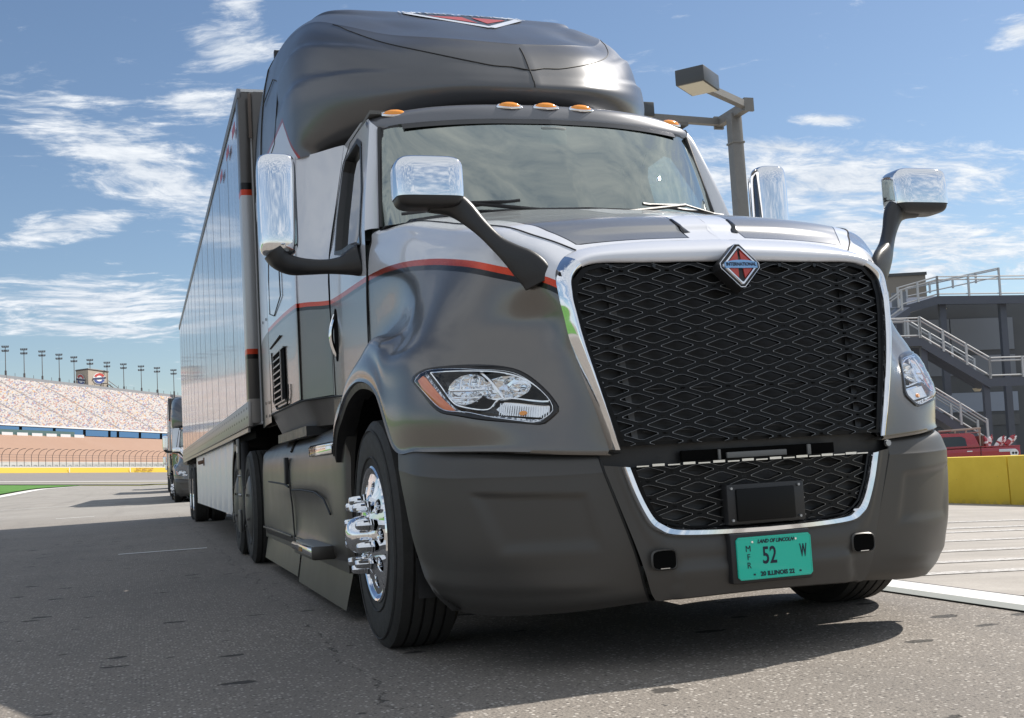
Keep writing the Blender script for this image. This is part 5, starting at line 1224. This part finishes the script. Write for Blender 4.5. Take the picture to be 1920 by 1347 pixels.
BOX = [(-27.04, 520.22, 41.99), (-21.7, 512.36, 40.08), (-14.19, 523.56, 41.1), (-26.84, 519.5, 49.14), (-21.67, 511.53, 48.92), (-13.98, 522.8, 48.57)]

def far(k, t, dz=0, push=0):
    a, b = FAR[k]; p = np.array(a) + (np.array(b) - np.array(a)) * t; return p + np.array([0, push, dz])
T0, T1 = -1.6, 1.5
def farsheet(name, lines, mat, thick=0, parent=None, n=30, **kw):
    q = MB(); q.grid(np.array([[tuple(far(k, t, *o)) for k, *o in lines] for t in np.linspace(T0, T1, n)]))
    return obj(name, q, mat, parent, smooth=0, **kw)
M_track = worn('track_asphalt', (.20, .185, .18), .85, scale=.2); M_tan = worn('tan_wall', (.31, .195, .14), .85, amp=.05, scale=.05)
farsheet('race_track', [('track_bot', -.3), ('yel_bot', -.1)], M_track, kind='structure')
farsheet('track_line', [('track_bot', -.05), ('track_bot', .12, 1)], simple('track_white', (.42, .41, .39), .8), kind='structure')
yw = farsheet('yellow_track_wall', [('yel_bot', -.4), ('yel_top', 0), ('yel_top', 0, .5), ('yel_bot', -.4, .5)], simple('yellow_wall_paint', (.60, .40, .015), .6), label='long low yellow wall round the far side of the race track', category='wall')
q = MB(); q.grid(np.array([[tuple(far('yel_top', t, .0, -.02)), tuple(far('yel_top', t, .28, -.02))] for t in (T0, T1)])); obj('wall_cap', q, M_white, yw, smooth=0)
def onwall(px0, z0, w, h, mat, name, par):
    t = px0 / 300; q = MB(); a, b = far('yel_bot', t, z0, -.12), far('yel_bot', t + w / 80, z0, -.12); q.add([a, b, b + [0, 0, h], a + [0, 0, h]], [(0, 1, 2, 3)]); return obj(name, q, mat, par, smooth=0)
onwall(118, .0, .35, 1.75, M_white, 'wall_banner', yw); onwall(236, .0, .35, 1.75, M_white, 'wall_banner', yw)
M_rust = simple('sign_brown', (.25, .10, .02), .6)
tdir = (Vector(FAR['yel_bot'][1]) - Vector(FAR['yel_bot'][0])).normalized(); ang_t = math.atan2(tdir.y, tdir.x)
p = far('yel_bot', .89, .95, -.3); text_mesh('wall_lettering', 'EAST WEST EAST', 1.55, M_rust, yw, Matrix.Translation(p) @ Matrix.Rotation(ang_t, 4, 'Z') @ Matrix.Rotation(math.atan2(tdir.z, math.hypot(tdir.x, tdir.y)), 4, 'Y').inverted() @ Matrix.Rotation(R(90), 4, 'X'), sx=.82, bold=.03)
farsheet('safety_barrier', [('white_bot', -.1), ('wall_bot', 0)], worn('barrier_pale', (.50, .50, .48), .7, amp=.12, scale=.3), label='pale grey barrier band behind the catch fence', category='barrier')
cf = thing('catch_fence', 'tall steel catch fence with curved tops above the yellow wall', 'fence', loc=tuple(far('fence_base', .5)))
inv = Matrix.Translation(cf.location).inverted()
M_fence = simple('fence_steel', (.13, .115, .11), .6)
def addw(name, q, mat, par, **kw):
    o = obj(name, q, mat, par, **kw); o.matrix_parent_inverse = inv; return o
for k in range(-22, 36):
    t = k * 12.2 / 300 + .01; b = far('fence_base', t, 0, .2); h = 6.3; q = MB()
    pts = [b + [0, 0, z] for z in (0, 2, 4)] + [b + np.array([.9 * s_, -.3 * s_, 4 + z]) for s_, z in ((.4, 1.1), (1.2, 1.9), (2.3, 2.3), (3.4, 2.35))]
    q.tube([tuple(p) for p in pts], .10, 5); addw('fence_post', q, M_fence, cf)
q = MB()
for z in (1.6, 2.6, 3.6, 4.4): q.tube([tuple(far('fence_base', t, z, .2)) for t in np.linspace(T0, T1, 8)], .05, 4)
addw('fence_cable', q, M_fence, cf)
farsheet('tan_track_wall', [('wall_bot', 0), ('wall_top', 0)], M_tan, label='plain tan wall below the grandstand across the track', category='wall')
def seats():
    m = Mat('grandstand_seats'); m.obj(); x, y, z = m.xyz
    mp = m.n('ShaderNodeMapping'); mp.inputs['Scale'].default_value = (2.3, .1, 2.8); m.l(m.obj(), mp.inputs[0])
    vo = m.n('ShaderNodeTexVoronoi'); vo.inputs['Scale'].default_value = 1.0; m.l(mp.outputs[0], vo.inputs['Vector'])
    sp = m.n('ShaderNodeSeparateColor'); m.l(vo.outputs['Color'], sp.inputs[0]); r1 = sp.outputs[0]
    c = m.mix(m.math('GREATER_THAN', r1, .54), (.36, .335, .315), (.27, .085, .06)); c = m.mix(m.math('GREATER_THAN', r1, .66), c, (.10, .09, .11)); c = m.mix(m.math('GREATER_THAN', r1, .79), c, (.08, .12, .27)); c = m.mix(m.math('GREATER_THAN', r1, .88), c, (.42, .24, .06))
    c = m.mix(m.math('GREATER_THAN', r1, .93), c, (.45, .43, .42)); c = m.mix(.2, c, (.33, .29, .28))
    al = m.math('FRACT', m.math('MULTIPLY', m.math('ADD', m.math('MULTIPLY', z, 1.55), x), 1 / 13.0)); c = m.mix(m.math('MULTIPLY', m.math('LESS_THAN', al, .07), .6), c, (.09, .075, .08))
    m.set(color=c, rough=.7); return m.m
gs = thing('grandstand', 'long grandstand of bright speckled seats far across the track', 'grandstand', loc=tuple(far('stand_bot', .5)))
inv = Matrix.Translation(gs.location).inverted()
q = MB(); q.grid(np.array([[far('stand_bot', t) + (far('stand_top', t) - far('stand_bot', t)) * u for u in np.linspace(0, 1, 2)] for t in np.linspace(T0, T1, 2)])); addw('seat_bank', q, seats(), gs, smooth=0)
q = MB(); q.grid(np.array([[tuple(far('stand_top', t, dz, p_)) for dz, p_ in ((-.1, 0), (1.1, 0), (1.1, 3), (-30, 3))] for t in (T0, T1)])); addw('rear_parapet', q, simple('parapet_grey', (.30, .31, .33), .7), gs, smooth=0)
for k in range(60):
    t = T0 + k * (T1 - T0) / 59; q = MB(); q.tube([tuple(far('stand_top', t, 1.0, 1)), tuple(far('stand_top', t, 2.4, 1))], .09, 4); addw('rail_post', q, M_fence, gs)
q = MB(); q.grid(np.array([[tuple(far('stand_bot', t, 0, 0)), tuple(far('stand_bot', t, .5, -1)), tuple(far('stand_bot', t, -.1, -1.1))] for t in (T0, T1)])); addw('front_fascia', q, M_white, gs, smooth=0)
M_suite = Mat('suite_glass').set(color=(.12, .25, .42), rough=.12, metal=.6).m
pxs = [-220, -150, -95, -38, 34, 92, 147, 195, 212, 257, 302, 350, 400]
for a, b in zip(pxs[:-1], pxs[1:]):
    q = MB(); t0, t1 = (a + 2.6) / 300, (b - 2.6) / 300
    q.grid(np.array([[tuple(far('suite_bot', t, .0, -.6)), tuple(far('stand_bot', t, -.35, -.9))] for t in (t0, t1)])); addw('suite_window', q, M_suite, gs, smooth=0)
q = MB(); q.grid(np.array([[tuple(far('suite_bot', t, -.5, .8)), tuple(far('stand_bot', t, 0, .8))] for t in (T0, T1)])); addw('suite_wall', q, simple('suite_dark', (.04, .04, .045), .6), gs, smooth=0)
q = MB()
for k in range(-9, 6):
    t = k * 25 / 300; q.grid(np.array([[tuple(far('wall_top', u, -.9, -1.6)), tuple(far('wall_top', u, .55, -1.6))] for u in (t + .012, t + .072)]))
addw('terrace_panel', q, M_white, gs, smooth=0)
q = MB(); q.grid(np.array([[tuple(far('wall_top', u, -1.2, -.9)), tuple(far('wall_top', u, 1.6, -.9))] for u in (-1.0, .43)])); addw('terrace_glazing', q, simple('terrace_green', (.10, .17, .17), .3), gs, smooth=0)
ORD = ['', 'second', 'third', 'fourth', 'fifth', 'sixth', 'seventh', 'eighth', 'ninth', 'tenth', 'eleventh']
for i, (b, t_) in enumerate(MASTS):
    b, t_ = Vector(b), Vector(t_); o = thing('floodlight_mast', ('leftmost' if i == 0 else ORD[i] + ' from the left') + ' of the slim floodlight masts above the grandstand', 'floodlight', loc=tuple(b - Vector((0, 0, 6))), group='floodlight masts above the grandstand')
    L = t_.z - b.z + 6
    q = MB(); q.tube([(0, 0, 0), (0, 0, L)], [.20, .13], 6); obj('mast', q, M_fence, o)
    q = MB(); q.box(-.35, .35, -.35, .35, 6 + .3, 6 + L * .28 - 1); obj('equipment_box', q, M_fence, o)
    for z in (L, L - 1.6):
        q = MB(); q.box(-1.2, 1.2, -.08, .08, z - .1, z + .1); obj('crossarm', q, M_fence, o)
        q = MB()
        for x in (-1.05, -.35, .35, 1.05): q.box(x - .28, x + .28, -.45, .1, z + .05, z + .65)
        obj('lamp_row', q, simple('lamp_grey', (.16, .17, .19), .4), o)
bx = thing('scoring_tower', 'tan box building with two round red and blue emblems on the grandstand rim', 'building', loc=BOX[1])
inv = Matrix.Translation(bx.location).inverted(); M_box = worn('tan_panel', (.40, .35, .29), .8, amp=.04, scale=.2)
A, B_, C_, At, Bt, Ct = [np.array(p) for p in BOX]; dn = np.array([0, 0, -1.2]); q = MB(); bk = A + C_ - B_; bkt = At + Ct - Bt
q.add([A + dn, B_ + dn, C_ + dn, bk + dn, At, Bt, Ct, bkt], [(0, 1, 5, 4), (1, 2, 6, 5), (2, 3, 7, 6), (3, 0, 4, 7), (4, 5, 6, 7)]); addw('wall', q, M_box, bx, smooth=0)
q = MB(); q.tube([tuple(p + [0, 0, .15]) for p in (At, Bt, Ct)], .35, 4); addw('roof_edge', q, simple('roof_edge_brown', (.10, .085, .075), .6), bx)
for P0, P1, P0t in ((A, B_, At), (B_, C_, Bt)):
    u = P1 - P0; u = u / np.linalg.norm(u); v = np.array([0, 0, 1.]); c = (P0 + P1) / 2 + v * ((P0t - P0)[2] * .56); nn = np.cross(u, v); nn = nn * (-1 if nn[1] > 0 else 1); c = c + nn * .5
    W_ = np.linalg.norm(P1 - P0)
    def disc2(r0, r1, mat, a0=0, a1=360, sc=1.0, of=.0):
        q = MB(); q.add([tuple(c + nn * of + u * (rr * math.cos(R(a)) * W_ * .30) + v * (rr * math.sin(R(a)) * 2.3)) for a in np.linspace(a0, a1, 25) for rr in (r0, r1)], [(2 * i, 2 * i + 1, 2 * i + 3, 2 * i + 2) for i in range(24)]); addw('emblem', q, mat, bx, smooth=0)
    disc2(0, 1.05, M_white); disc2(.55, .95, simple('emblem_red', (.45, .05, .04), .5), 25, 155, of=.1); disc2(.55, .95, simple('emblem_blue', (.05, .08, .25), .5), 200, 340, of=.1)
    q = MB(); q.add([tuple(c + nn * .2 + u * (a * W_ * .33) + v * b) for a, b in ((-1, -.5), (1, -.2), (1, .5), (-1, .3))], [(0, 1, 2, 3)]); addw('emblem_band', q, simple('emblem_navy', (.03, .04, .10), .5), bx, smooth=0)
q = MB(); q.tube([tuple(C_ + [0, 0, 2.5]), tuple(C_ + [5.5, 2, -2])], .25, 4); q.tube([tuple(C_ + [0, 0, 4]), tuple(C_ + [5.5, 2, -.5])], .15, 4); q.box(C_[0] - 3, C_[0], C_[1] - 5, C_[1] - 4, C_[2] + 2.2, C_[2] + 2.5); addw('stairs', q, M_fence, bx)

# ================================================================== RIGHT BACKGROUND
bar = thing('pit_wall', 'low yellow concrete pit wall beside the lane', 'wall', loc=(11.22, 0, 0))
M_yel = Mat('pit_wall_yellow'); M_yel.obj(); X_, Y_, Z_ = M_yel.xyz
wn_ = M_yel.noise(1.5, 6, .65); chips = M_yel.ramp(M_yel.noise(9, 6, .7), .66, .70); low_ = M_yel.math('MULTIPLY', M_yel.ramp(Z_, -.42, -.30, 1, 0), M_yel.ramp(M_yel.noise(6, 5, .7), .45, .55))
c_ = M_yel.mix(M_yel.ramp(wn_, .3, .7), (.60, .43, .03), (.70, .52, .05)); c_ = M_yel.mix(M_yel.math('MULTIPLY', chips, .8), c_, (.20, .16, .06)); c_ = M_yel.mix(M_yel.math('MULTIPLY', low_, .6), c_, (.22, .18, .08))
M_yel.set(color=c_, rough=.65); M_yel.bump(M_yel.noise(30, 4), .2, .006); M_yel = M_yel.m
for k in range(12):
    y0 = -12 + k * 6; q = MB(); q.box(0, .26, y0 + .01, y0 + 5.99, -.42, .40); obj('wall_segment', q, M_yel, bar, bevel=.02)
for k, (yy, zz) in enumerate(((5.9, .30), (5.95, .18), (5.6, .02), (10.6, .15))): 
    q = MB(); q.box(-.004, 0, yy - .06, yy + .05, zz - .012, zz + .010); obj('scuff_mark', q, simple('scuff', (.10, .08, .05), .8), bar, smooth=0)
# street lamp
LP = Vector((5.74, 10.26, -.17))
lamp_ = thing('street_lamp', 'square steel street lamp post with two flat box heads behind the hood', 'street lamp', loc=tuple(LP))
M_pole = worn('bronze_steel', (.20, .195, .185), .55, .3, scale=12); M_head = simple('lamp_housing', (.05, .055, .06), .35)
def lv(x, y, z): return (x - LP.x, y - LP.y, z - LP.z)
q = MB(); w0, w1 = .092, .080; q.box(-1, 1, -1, 1, 0, 5.52); q.v = [(x * (w0 + (w1 - w0) * z / 5.5), y * (w0 + (w1 - w0) * z / 5.5), z) for x, y, z in q.v]; obj('post', q, M_pole, lamp_, bevel=.008)
q = MB(); q.box(-.15, .15, -.15, .15, 0, .03); obj('base_plate', q, M_pole, lamp_, bevel=.004)
q = MB(); q.box(-.094, .094, -.094, .094, 5.10, 5.13); obj('collar', q, M_pole, lamp_, bevel=.004)
def beam(q, a, b, w, h=None): q.sweep([(a, w, h or w), (b, w, h or w)], [(1, 1), (-1, 1), (-1, -1), (1, -1)], up=(0, 0, 1))
q = MB(); beam(q, lv(5.745, 10.72, 5.36), lv(5.745, 9.84, 5.36), .055, .060); q.box(-.07, .07, -.44, -.40, 5.44, 5.62); q.box(-.07, .07, .42, .46, 5.44, 5.62); obj('bracket', q, M_pole, lamp_)
q = MB(); beam(q, lv(5.74, 10.64, 5.35), lv(4.55, 10.58, 5.37), .045); obj('arm', q, M_pole, lamp_)
q = MB(); beam(q, lv(5.76, 9.93, 5.37), lv(4.80, 9.28, 5.38), .045); obj('arm', q, M_pole, lamp_)
for cx_h, cy_h, cz_h, rot_ in ((4.655, 9.18, 5.42, 42), (4.33, 10.56, 5.42, 0)):
    M0 = Matrix.Translation(lv(cx_h, cy_h, cz_h)) @ Matrix.Rotation(R(rot_), 4, 'Z')
    q = MB(); q.box(-.275, .275, -.19, .19, -.10, .10, M=M0); he = obj('lamp_head', q, M_head, lamp_, bevel=.012)
    q = MB(); q.box(-.25, .25, -.165, .165, -.106, -.09, M=M0); obj('diffuser', q, simple('lamp_diffuser', (.60, .56, .44), .4), he)
# grey building
bl = thing('grey_building', 'plain grey-brown building with horizontal panels behind the stairs', 'building', loc=(57, 79, 0))
q = MB(); M0 = Matrix.Rotation(R(-17.5), 4, 'Z'); q.box(-8, 3.1, -2, 10, -4, 14.0, M=M0); obj('wall', q, worn('taupe_cladding', (.20, .185, .165), .8, amp=.05, scale=.3), bl, smooth=0)
for z in (12.1, 10.9, 8.6, 6.2): q = MB(); q.box(-8, 3.12, -2.05, -2.0, z - .04, z + .04, M=M0); obj('panel_joint', q, simple('joint_dark', (.07, .07, .07), .7), bl, smooth=0)
q = MB(); q.box(-8.05, 3.2, -2.1, 10, 14.0, 14.25, M=M0); obj('roof_edge', q, M_head, bl)
q = MB(); q.box(-7, -2.2, -2.06, -2.0, 5, 10.2, M=M0); obj('blue_panel', q, simple('blue_grey_panel', (.16, .20, .26), .6), bl, smooth=0)
# stair tower
st = thing('stair_tower', 'dark blue steel stair tower with white railings at the right edge', 'stairs', loc=(31.10, 40.35, .55), rotz=0)
U = Vector((.9525, -.3009, -.035)).normalized(); Wd = Vector((.30, .953, 0)).normalized(); UP = Vector((.012, 0, 1)).normalized()
st.matrix_world = Matrix((U, Wd, UP)).transposed().to_4x4(); st.matrix_world.translation = Vector((31.10, 40.35, .55))
M_navy = worn('navy_steel', (.075, .085, .11), .5, amp=.06, scale=1); M_rail2 = simple('railing_grey', (.46, .47, .48), .45, .3); M_dark = worn('shadow_cladding', (.085, .092, .10), .75, amp=.05, scale=.5); M_bluep = worn('blue_grey_cladding', (.17, .19, .22), .6, amp=.04, scale=.3)
sS = 42.2
def tp(px, py, w=0): k = 1 + w / 52.0; return ((px - 1738) / sS * k, w, (830 - py) / sS * k + (k - 1) * .0)
def slab(name, a, b, th, w0, w1, mat=M_navy, par=st):
    q = MB(); A0, B0 = tp(*a, w0), tp(*b, w0); A1, B1 = tp(*a, w1), tp(*b, w1)
    for_ = [(p[0], w, p[2] - d_) for p, w in ((A0, w0), (B0, w0), (B1, w1), (A1, w1)) for d_ in (0, th)]
    q.add(for_, [(0, 2, 4, 6), (1, 7, 5, 3), (0, 1, 3, 2), (2, 3, 5, 4), (4, 5, 7, 6), (6, 7, 1, 0)]); return obj(name, q, mat, par, smooth=0)
def rail_(a, b, h, w, n, par=st, bars=(1.0, .84, .08), nm='railing'):
    A0, B0 = Vector(tp(*a, w)), Vector(tp(*b, w)); q = MB()
    for f_ in bars: q.tube([tuple(A0 + Vector((0, 0, h * f_))), tuple(B0 + Vector((0, 0, h * f_)))], .035, 5)
    r0 = obj(nm, q, M_rail2, par)
    for i in range(n + 1):
        p = A0.lerp(B0, i / n); q = MB(); q.box(p.x - .045, p.x + .045, w - .045, w + .045, p.z - .05, p.z + h * 1.03); obj('rail_post', q, M_rail2, r0)
    return r0
def col_(px, p0, p1, w, sz=.13, par=st):
    a, b = tp(px, p0, w), tp(px, p1, w); q = MB(); q.box(a[0] - sz, a[0] + sz, w - sz, w + sz, b[2], a[2]); return obj('column', q, M_navy, par)
slab('landing', (1600, 632), (1741, 632), .38, 0, 2.2); slab('stair_flight', (1741, 634), (1866, 715), .42, 0, 2.0); slab('landing', (1866, 713), (1990, 713), .38, 0, 2.2)
rail_((1600, 631), (1738, 631), .86, 0, 2); rail_((1739, 631), (1866, 712), .90, 0, 3); rail_((1866, 711), (1990, 711), .86, 0, 2)
rail_((1600, 631), (1741, 631), .86, 2.1, 3); rail_((1745, 634), (1866, 712), .90, 2.0, 3)
col_(1747, 640, 875, .3); col_(1860, 725, 875, .3); col_(1846, 560, 742, 4.6, .15); col_(1762, 575, 700, 4.6, .13); col_(1960, 560, 860, 4.6, .15)
slab('stair_flight', (1590, 690), (1740, 775), .4, 2.3, 4.2); slab('stair_flight', (1690, 735), (1835, 832), .4, -1.2, 0.0); rail_((1690, 733), (1835, 830), .90, -1.2, 3); rail_((1690, 733), (1835, 830), .90, -.05, 3)
# upper deck and the flight that reaches it
slab('stair_flight', (1650, 640), (1757, 573), .35, 2.4, 4.4); rail_((1655, 634), (1742, 577), .88, 2.4, 2); rail_((1655, 634), (1742, 577), .88, 4.3, 3)
slab('deck', (1757, 572), (1833, 553), .40, 4.0, 9.5); slab('deck', (1833, 553), (2010, 557), .40, 4.0, 9.5)
rail_((1757, 571), (1833, 552), .92, 4.0, 2); rail_((1833, 552), (2010, 556), .92, 4.0, 3); rail_((1833, 552), (2010, 520), .5, 9.0, 4)
q = MB(); q.box(.25, .55, 4.2, 4.3, tp(0, 570, 4)[2], tp(0, 543, 4)[2]); q.box(.75, .95, 4.2, 4.3, tp(0, 568, 4)[2], tp(0, 541, 4)[2]); obj('sign_panel', q, M_bluep, st)
def cyl_l(px, py, w):
    a = tp(px, py, w); q = MB(); q.lathe([(.0, -.14), (.13, -.14), (.22, 0), (.0, 0)], 12, axis='z', c=a); obj('soffit_lamp', q, simple('lamp_cream', (.55, .50, .38), .5), st)
cyl_l(1858, 577, 5.5); cyl_l(1780, 592, 6); cyl_l(1790, 735, 6); cyl_l(1868, 731, 2.0)
# cladded block behind the stairs
bk2 = thing('pit_building', 'dark blue grey block with flat panels behind the stair tower', 'building', loc=(38.78, 50.54, .5)); bk2.matrix_world = st.matrix_world.copy(); bk2.matrix_world.translation = Vector((31.10, 40.35, .55)) + Wd * 11
def bpx(px, py): k = (52 + 11) / 52; return ((px - 1738) / sS * k, (830 - py) / sS * k)
q = MB(); a, b = bpx(1640, 604), bpx(2060, 890); q.prism([bpx(1660, 640), bpx(1660, 900), bpx(2400, 900), bpx(2400, 560), bpx(1925, 563), bpx(1782, 607), bpx(1760, 640)], lambda x, z: (x, 0, z), lambda x, z: (x, 9, z)); obj('wall', q, M_dark, bk2, smooth=0)
for nm, rc_, mt in (('panel', (1775, 600, 1834, 690), M_bluep), ('panel', (1841, 598, 1930, 658), M_bluep), ('panel', (1932, 598, 2050, 658), M_bluep), ('panel', (1775, 663, 1834, 700), M_bluep), ('panel', (1841, 668, 2050, 705), M_bluep), ('panel', (1802, 745, 1845, 778), worn('olive_panel', (.045, .05, .045), .7), ), ('panel', (1865, 738, 2050, 774), worn('sunlit_blue_panel', (.24, .28, .35), .6, amp=.04)), ('panel', (1770, 782, 1850, 800), M_bluep), ('panel', (1858, 780, 2050, 800), worn('grey_panel', (.10, .105, .11), .7))):  # paler lower blue panel has the sunlight painted into its colour
    x0, y0, x1, y1 = rc_; a, b = bpx(x0, y1), bpx(x1, y0); q = MB(); q.box(a[0], b[0], -.06, -.003, a[1], b[1]); obj(nm, q, mt, bk2, smooth=0)
q = MB()
for k in range(46): a = bpx(1846 + k * 2.6, 850); b = bpx(1846, 812); q.box(a[0], a[0] + .03, -2.5, -2.46, a[1] - 1, b[1])
pf = obj('picket_fence', q, M_head, bk2, smooth=0)
# red pickup behind the pit wall
pk = thing('pickup_truck', 'red pickup truck loaded with red and white bottles behind the yellow wall', 'pickup truck', loc=(28.61, 36.02, -.96))
PU = Vector((.958, -.286, -.035)).normalized(); pk.matrix_world = Matrix((PU, Wd, UP)).transposed().to_4x4(); pk.matrix_world.translation = Vector((28.66, 36.02, -1.0))
M_redp = Mat('red_car_paint').set(color=(.33, .008, .018), rough=.25, coat=1, coatr=.03).m
# side profile: x to the rear (image right), front hidden to the left
body = [(-2.55, .55), (-2.6, .95), (-2.5, 1.12), (-1.45, 1.20), (3.02, 1.30), (3.06, .62), (2.45, .52), (2.35, .75), (2.05, .92), (1.7, .75), (1.6, .5), (-1.35, .45), (-1.45, .75), (-1.75, .9), (-2.1, .75), (-2.2, .5)]
q = MB(); q.prism(body, lambda a, b: (a, 0, b), lambda a, b: (a, 1.85, b)); bo = obj('body', q, M_redp, pk, bevel=.05)
q = MB(); q.prism([(-1.5, 1.20), (-.9, 1.78), (-.6, 1.88), (1.05, 1.88), (1.25, 1.80), (1.45, 1.28)], lambda a, b: (a, .05 + .10 * max(0, b - 1.2) / .7, b), lambda a, b: (a, 1.80 - .10 * max(0, b - 1.2) / .7, b)); cb = obj('cab', q, M_redp, pk, bevel=.04)
for nm, pl in (('side_window', [(-.05, 1.34), (-.05, 1.74), (.72, 1.74), (.86, 1.66), (.90, 1.36)]), ('side_window', [(-1.15, 1.34), (-.70, 1.74), (-.15, 1.74), (-.15, 1.34)])):
    q = MB(); q.prism(pl, lambda a, b: (a, .035 + .10 * (b - 1.2) / .7, b), lambda a, b: (a, .06 + .10 * (b - 1.2) / .7, b)); obj(nm, q, simple('tinted_glass', (.03, .04, .045), .06), cb)
q = MB(); q.tube([(1.43, -.006, 1.27), (1.40, -.006, .6)], .014, 5); q.tube([(-.1, -.006, 1.27), (-.1, -.006, .55)], .012, 5); q.tube([(-1.45, .0, 1.21), (1.40, .0, 1.275)], .012, 5); obj('panel_gap', q, M_seam, bo)
for x in (-.30, .85): q = MB(); q.box(x, x + .22, -.03, .0, 1.12, 1.16); obj('door_handle', q, M_chrome, bo, bevel=.01)
q = MB(); q.box(1.45, 3.03, .0, 1.85, 1.285, 1.325); obj('bed_rail', q, M_redp, bo, bevel=.012)
q = MB(); q.box(2.15, 2.75, -.012, -.004, 1.08, 1.19); obj('door_lettering_panel', q, simple('decal_pale', (.60, .62, .68), .4), bo, bevel=.03)
q = MB(); q.lathe([(0, 0), (.17, 0), (.17, .01)], 20, axis='y', c=(2.88 - .12, -.014, 1.02)); obj('round_decal', q, M_white, bo)
q = MB(); q.lathe([(0, 0), (.05, 0), (.05, .004)], 12, axis='y', c=(2.71, -.02, 1.02)); q.lathe([(0, 0), (.05, 0), (.05, .004)], 12, axis='y', c=(2.83, -.02, 1.02)); obj('decal_dots', q, M_seam, bo)
for x in (-1.78, 2.03):
    q = MB(); q.lathe([(.2, -.02), (.24, -.03), (.36, -.02), (.39, .02), (.39, .22), (.2, .22)], 32, axis='y', c=(x, .06, .39)); w_ = obj('wheel', q, M_rubber, pk); q = MB(); q.lathe([(0, .0), (.2, .0), (.23, -.02), (.25, -.025)], 24, axis='y', c=(x, .05, .39)); obj('rim', q, M_alu, w_)
q = MB(); q.tube([(.35, .2, 2.0), (1.55, .2, 2.06)], .05, 6); q.tube([(.35, 1.6, 2.0), (1.55, 1.6, 2.06)], .05, 6); q.tube([(1.5, .2, 1.3), (1.5, .2, 2.05)], .04, 6); q.tube([(1.5, 1.6, 1.3), (1.5, 1.6, 2.05)], .04, 6); q.tube([(.5, .2, 1.88), (.5, .2, 2.0)], .03, 6); q.tube([(1.5, .2, 1.9), (1.5, 1.6, 1.9)], .03, 6); obj('ladder_rack', q, worn('rack_rust', (.34, .25, .21), .6), pk)
q = MB(); q.box(1.55, 1.62, .15, 1.7, 1.3, 1.75); obj('tool_stand', q, worn('brown_crate', (.13, .05, .04), .7), pk)
rnd = random.Random(4)
for k, (x, z, tl, rr) in enumerate(((1.78, 1.46, -8, .09), (1.98, 1.44, 12, .09), (2.12, 1.5, 20, .08), (2.28, 1.44, 35, .08), (2.45, 1.5, 40, .09), (2.60, 1.46, 40, .09), (2.78, 1.54, 45, .09), (2.92, 1.5, 48, .08))):
    M0 = Matrix.Translation((x, .35 + .2 * (k % 3), z)) @ Matrix.Rotation(R(tl), 4, 'Y')
    b_ = MB(); b_.lathe([(0, -.25), (rr, -.25), (rr, .16), (rr * .8, .22), (.03, .24), (.03, .30), (0, .30)], 14, axis='z'); b_.v = [tuple(M0 @ Vector(v)) for v in b_.v]
    bo_ = obj('gas_bottle', b_, M_white if k % 2 else M_redp, None, label=('white' if k % 2 else 'red') + ' gas bottle in the bed of the red pickup, ' + ['nearest the cab', 'second from the cab', 'third from the cab', 'fourth from the cab', 'fifth from the cab', 'third from the tailgate', 'second from the tailgate', 'at the tailgate'][k], category='bottle', group='bottles in the pickup bed')
    bo_.matrix_world = pk.matrix_world.copy()
    q = MB(); q.lathe([(rr + .002, -.02), (rr + .002, .06)], 14, axis='z'); q.v = [tuple(M0 @ Vector(v)) for v in q.v]; obj('bottle_band', q, M_redp if k % 2 else M_white, bo_)
# chequered/yellow flag scrap on the wall top
q = MB(); q.add([(27.9, 34.4, -.18), (28.6, 34.2, -.16), (28.6, 34.2, .10), (28.2, 34.3, .02)], [(0, 1, 2, 3)])

scene.render.engine = 'CYCLES'
scene.cycles.max_bounces = 8
scene.cycles.glossy_bounces = 5
scene.cycles.transparent_max_bounces = 12
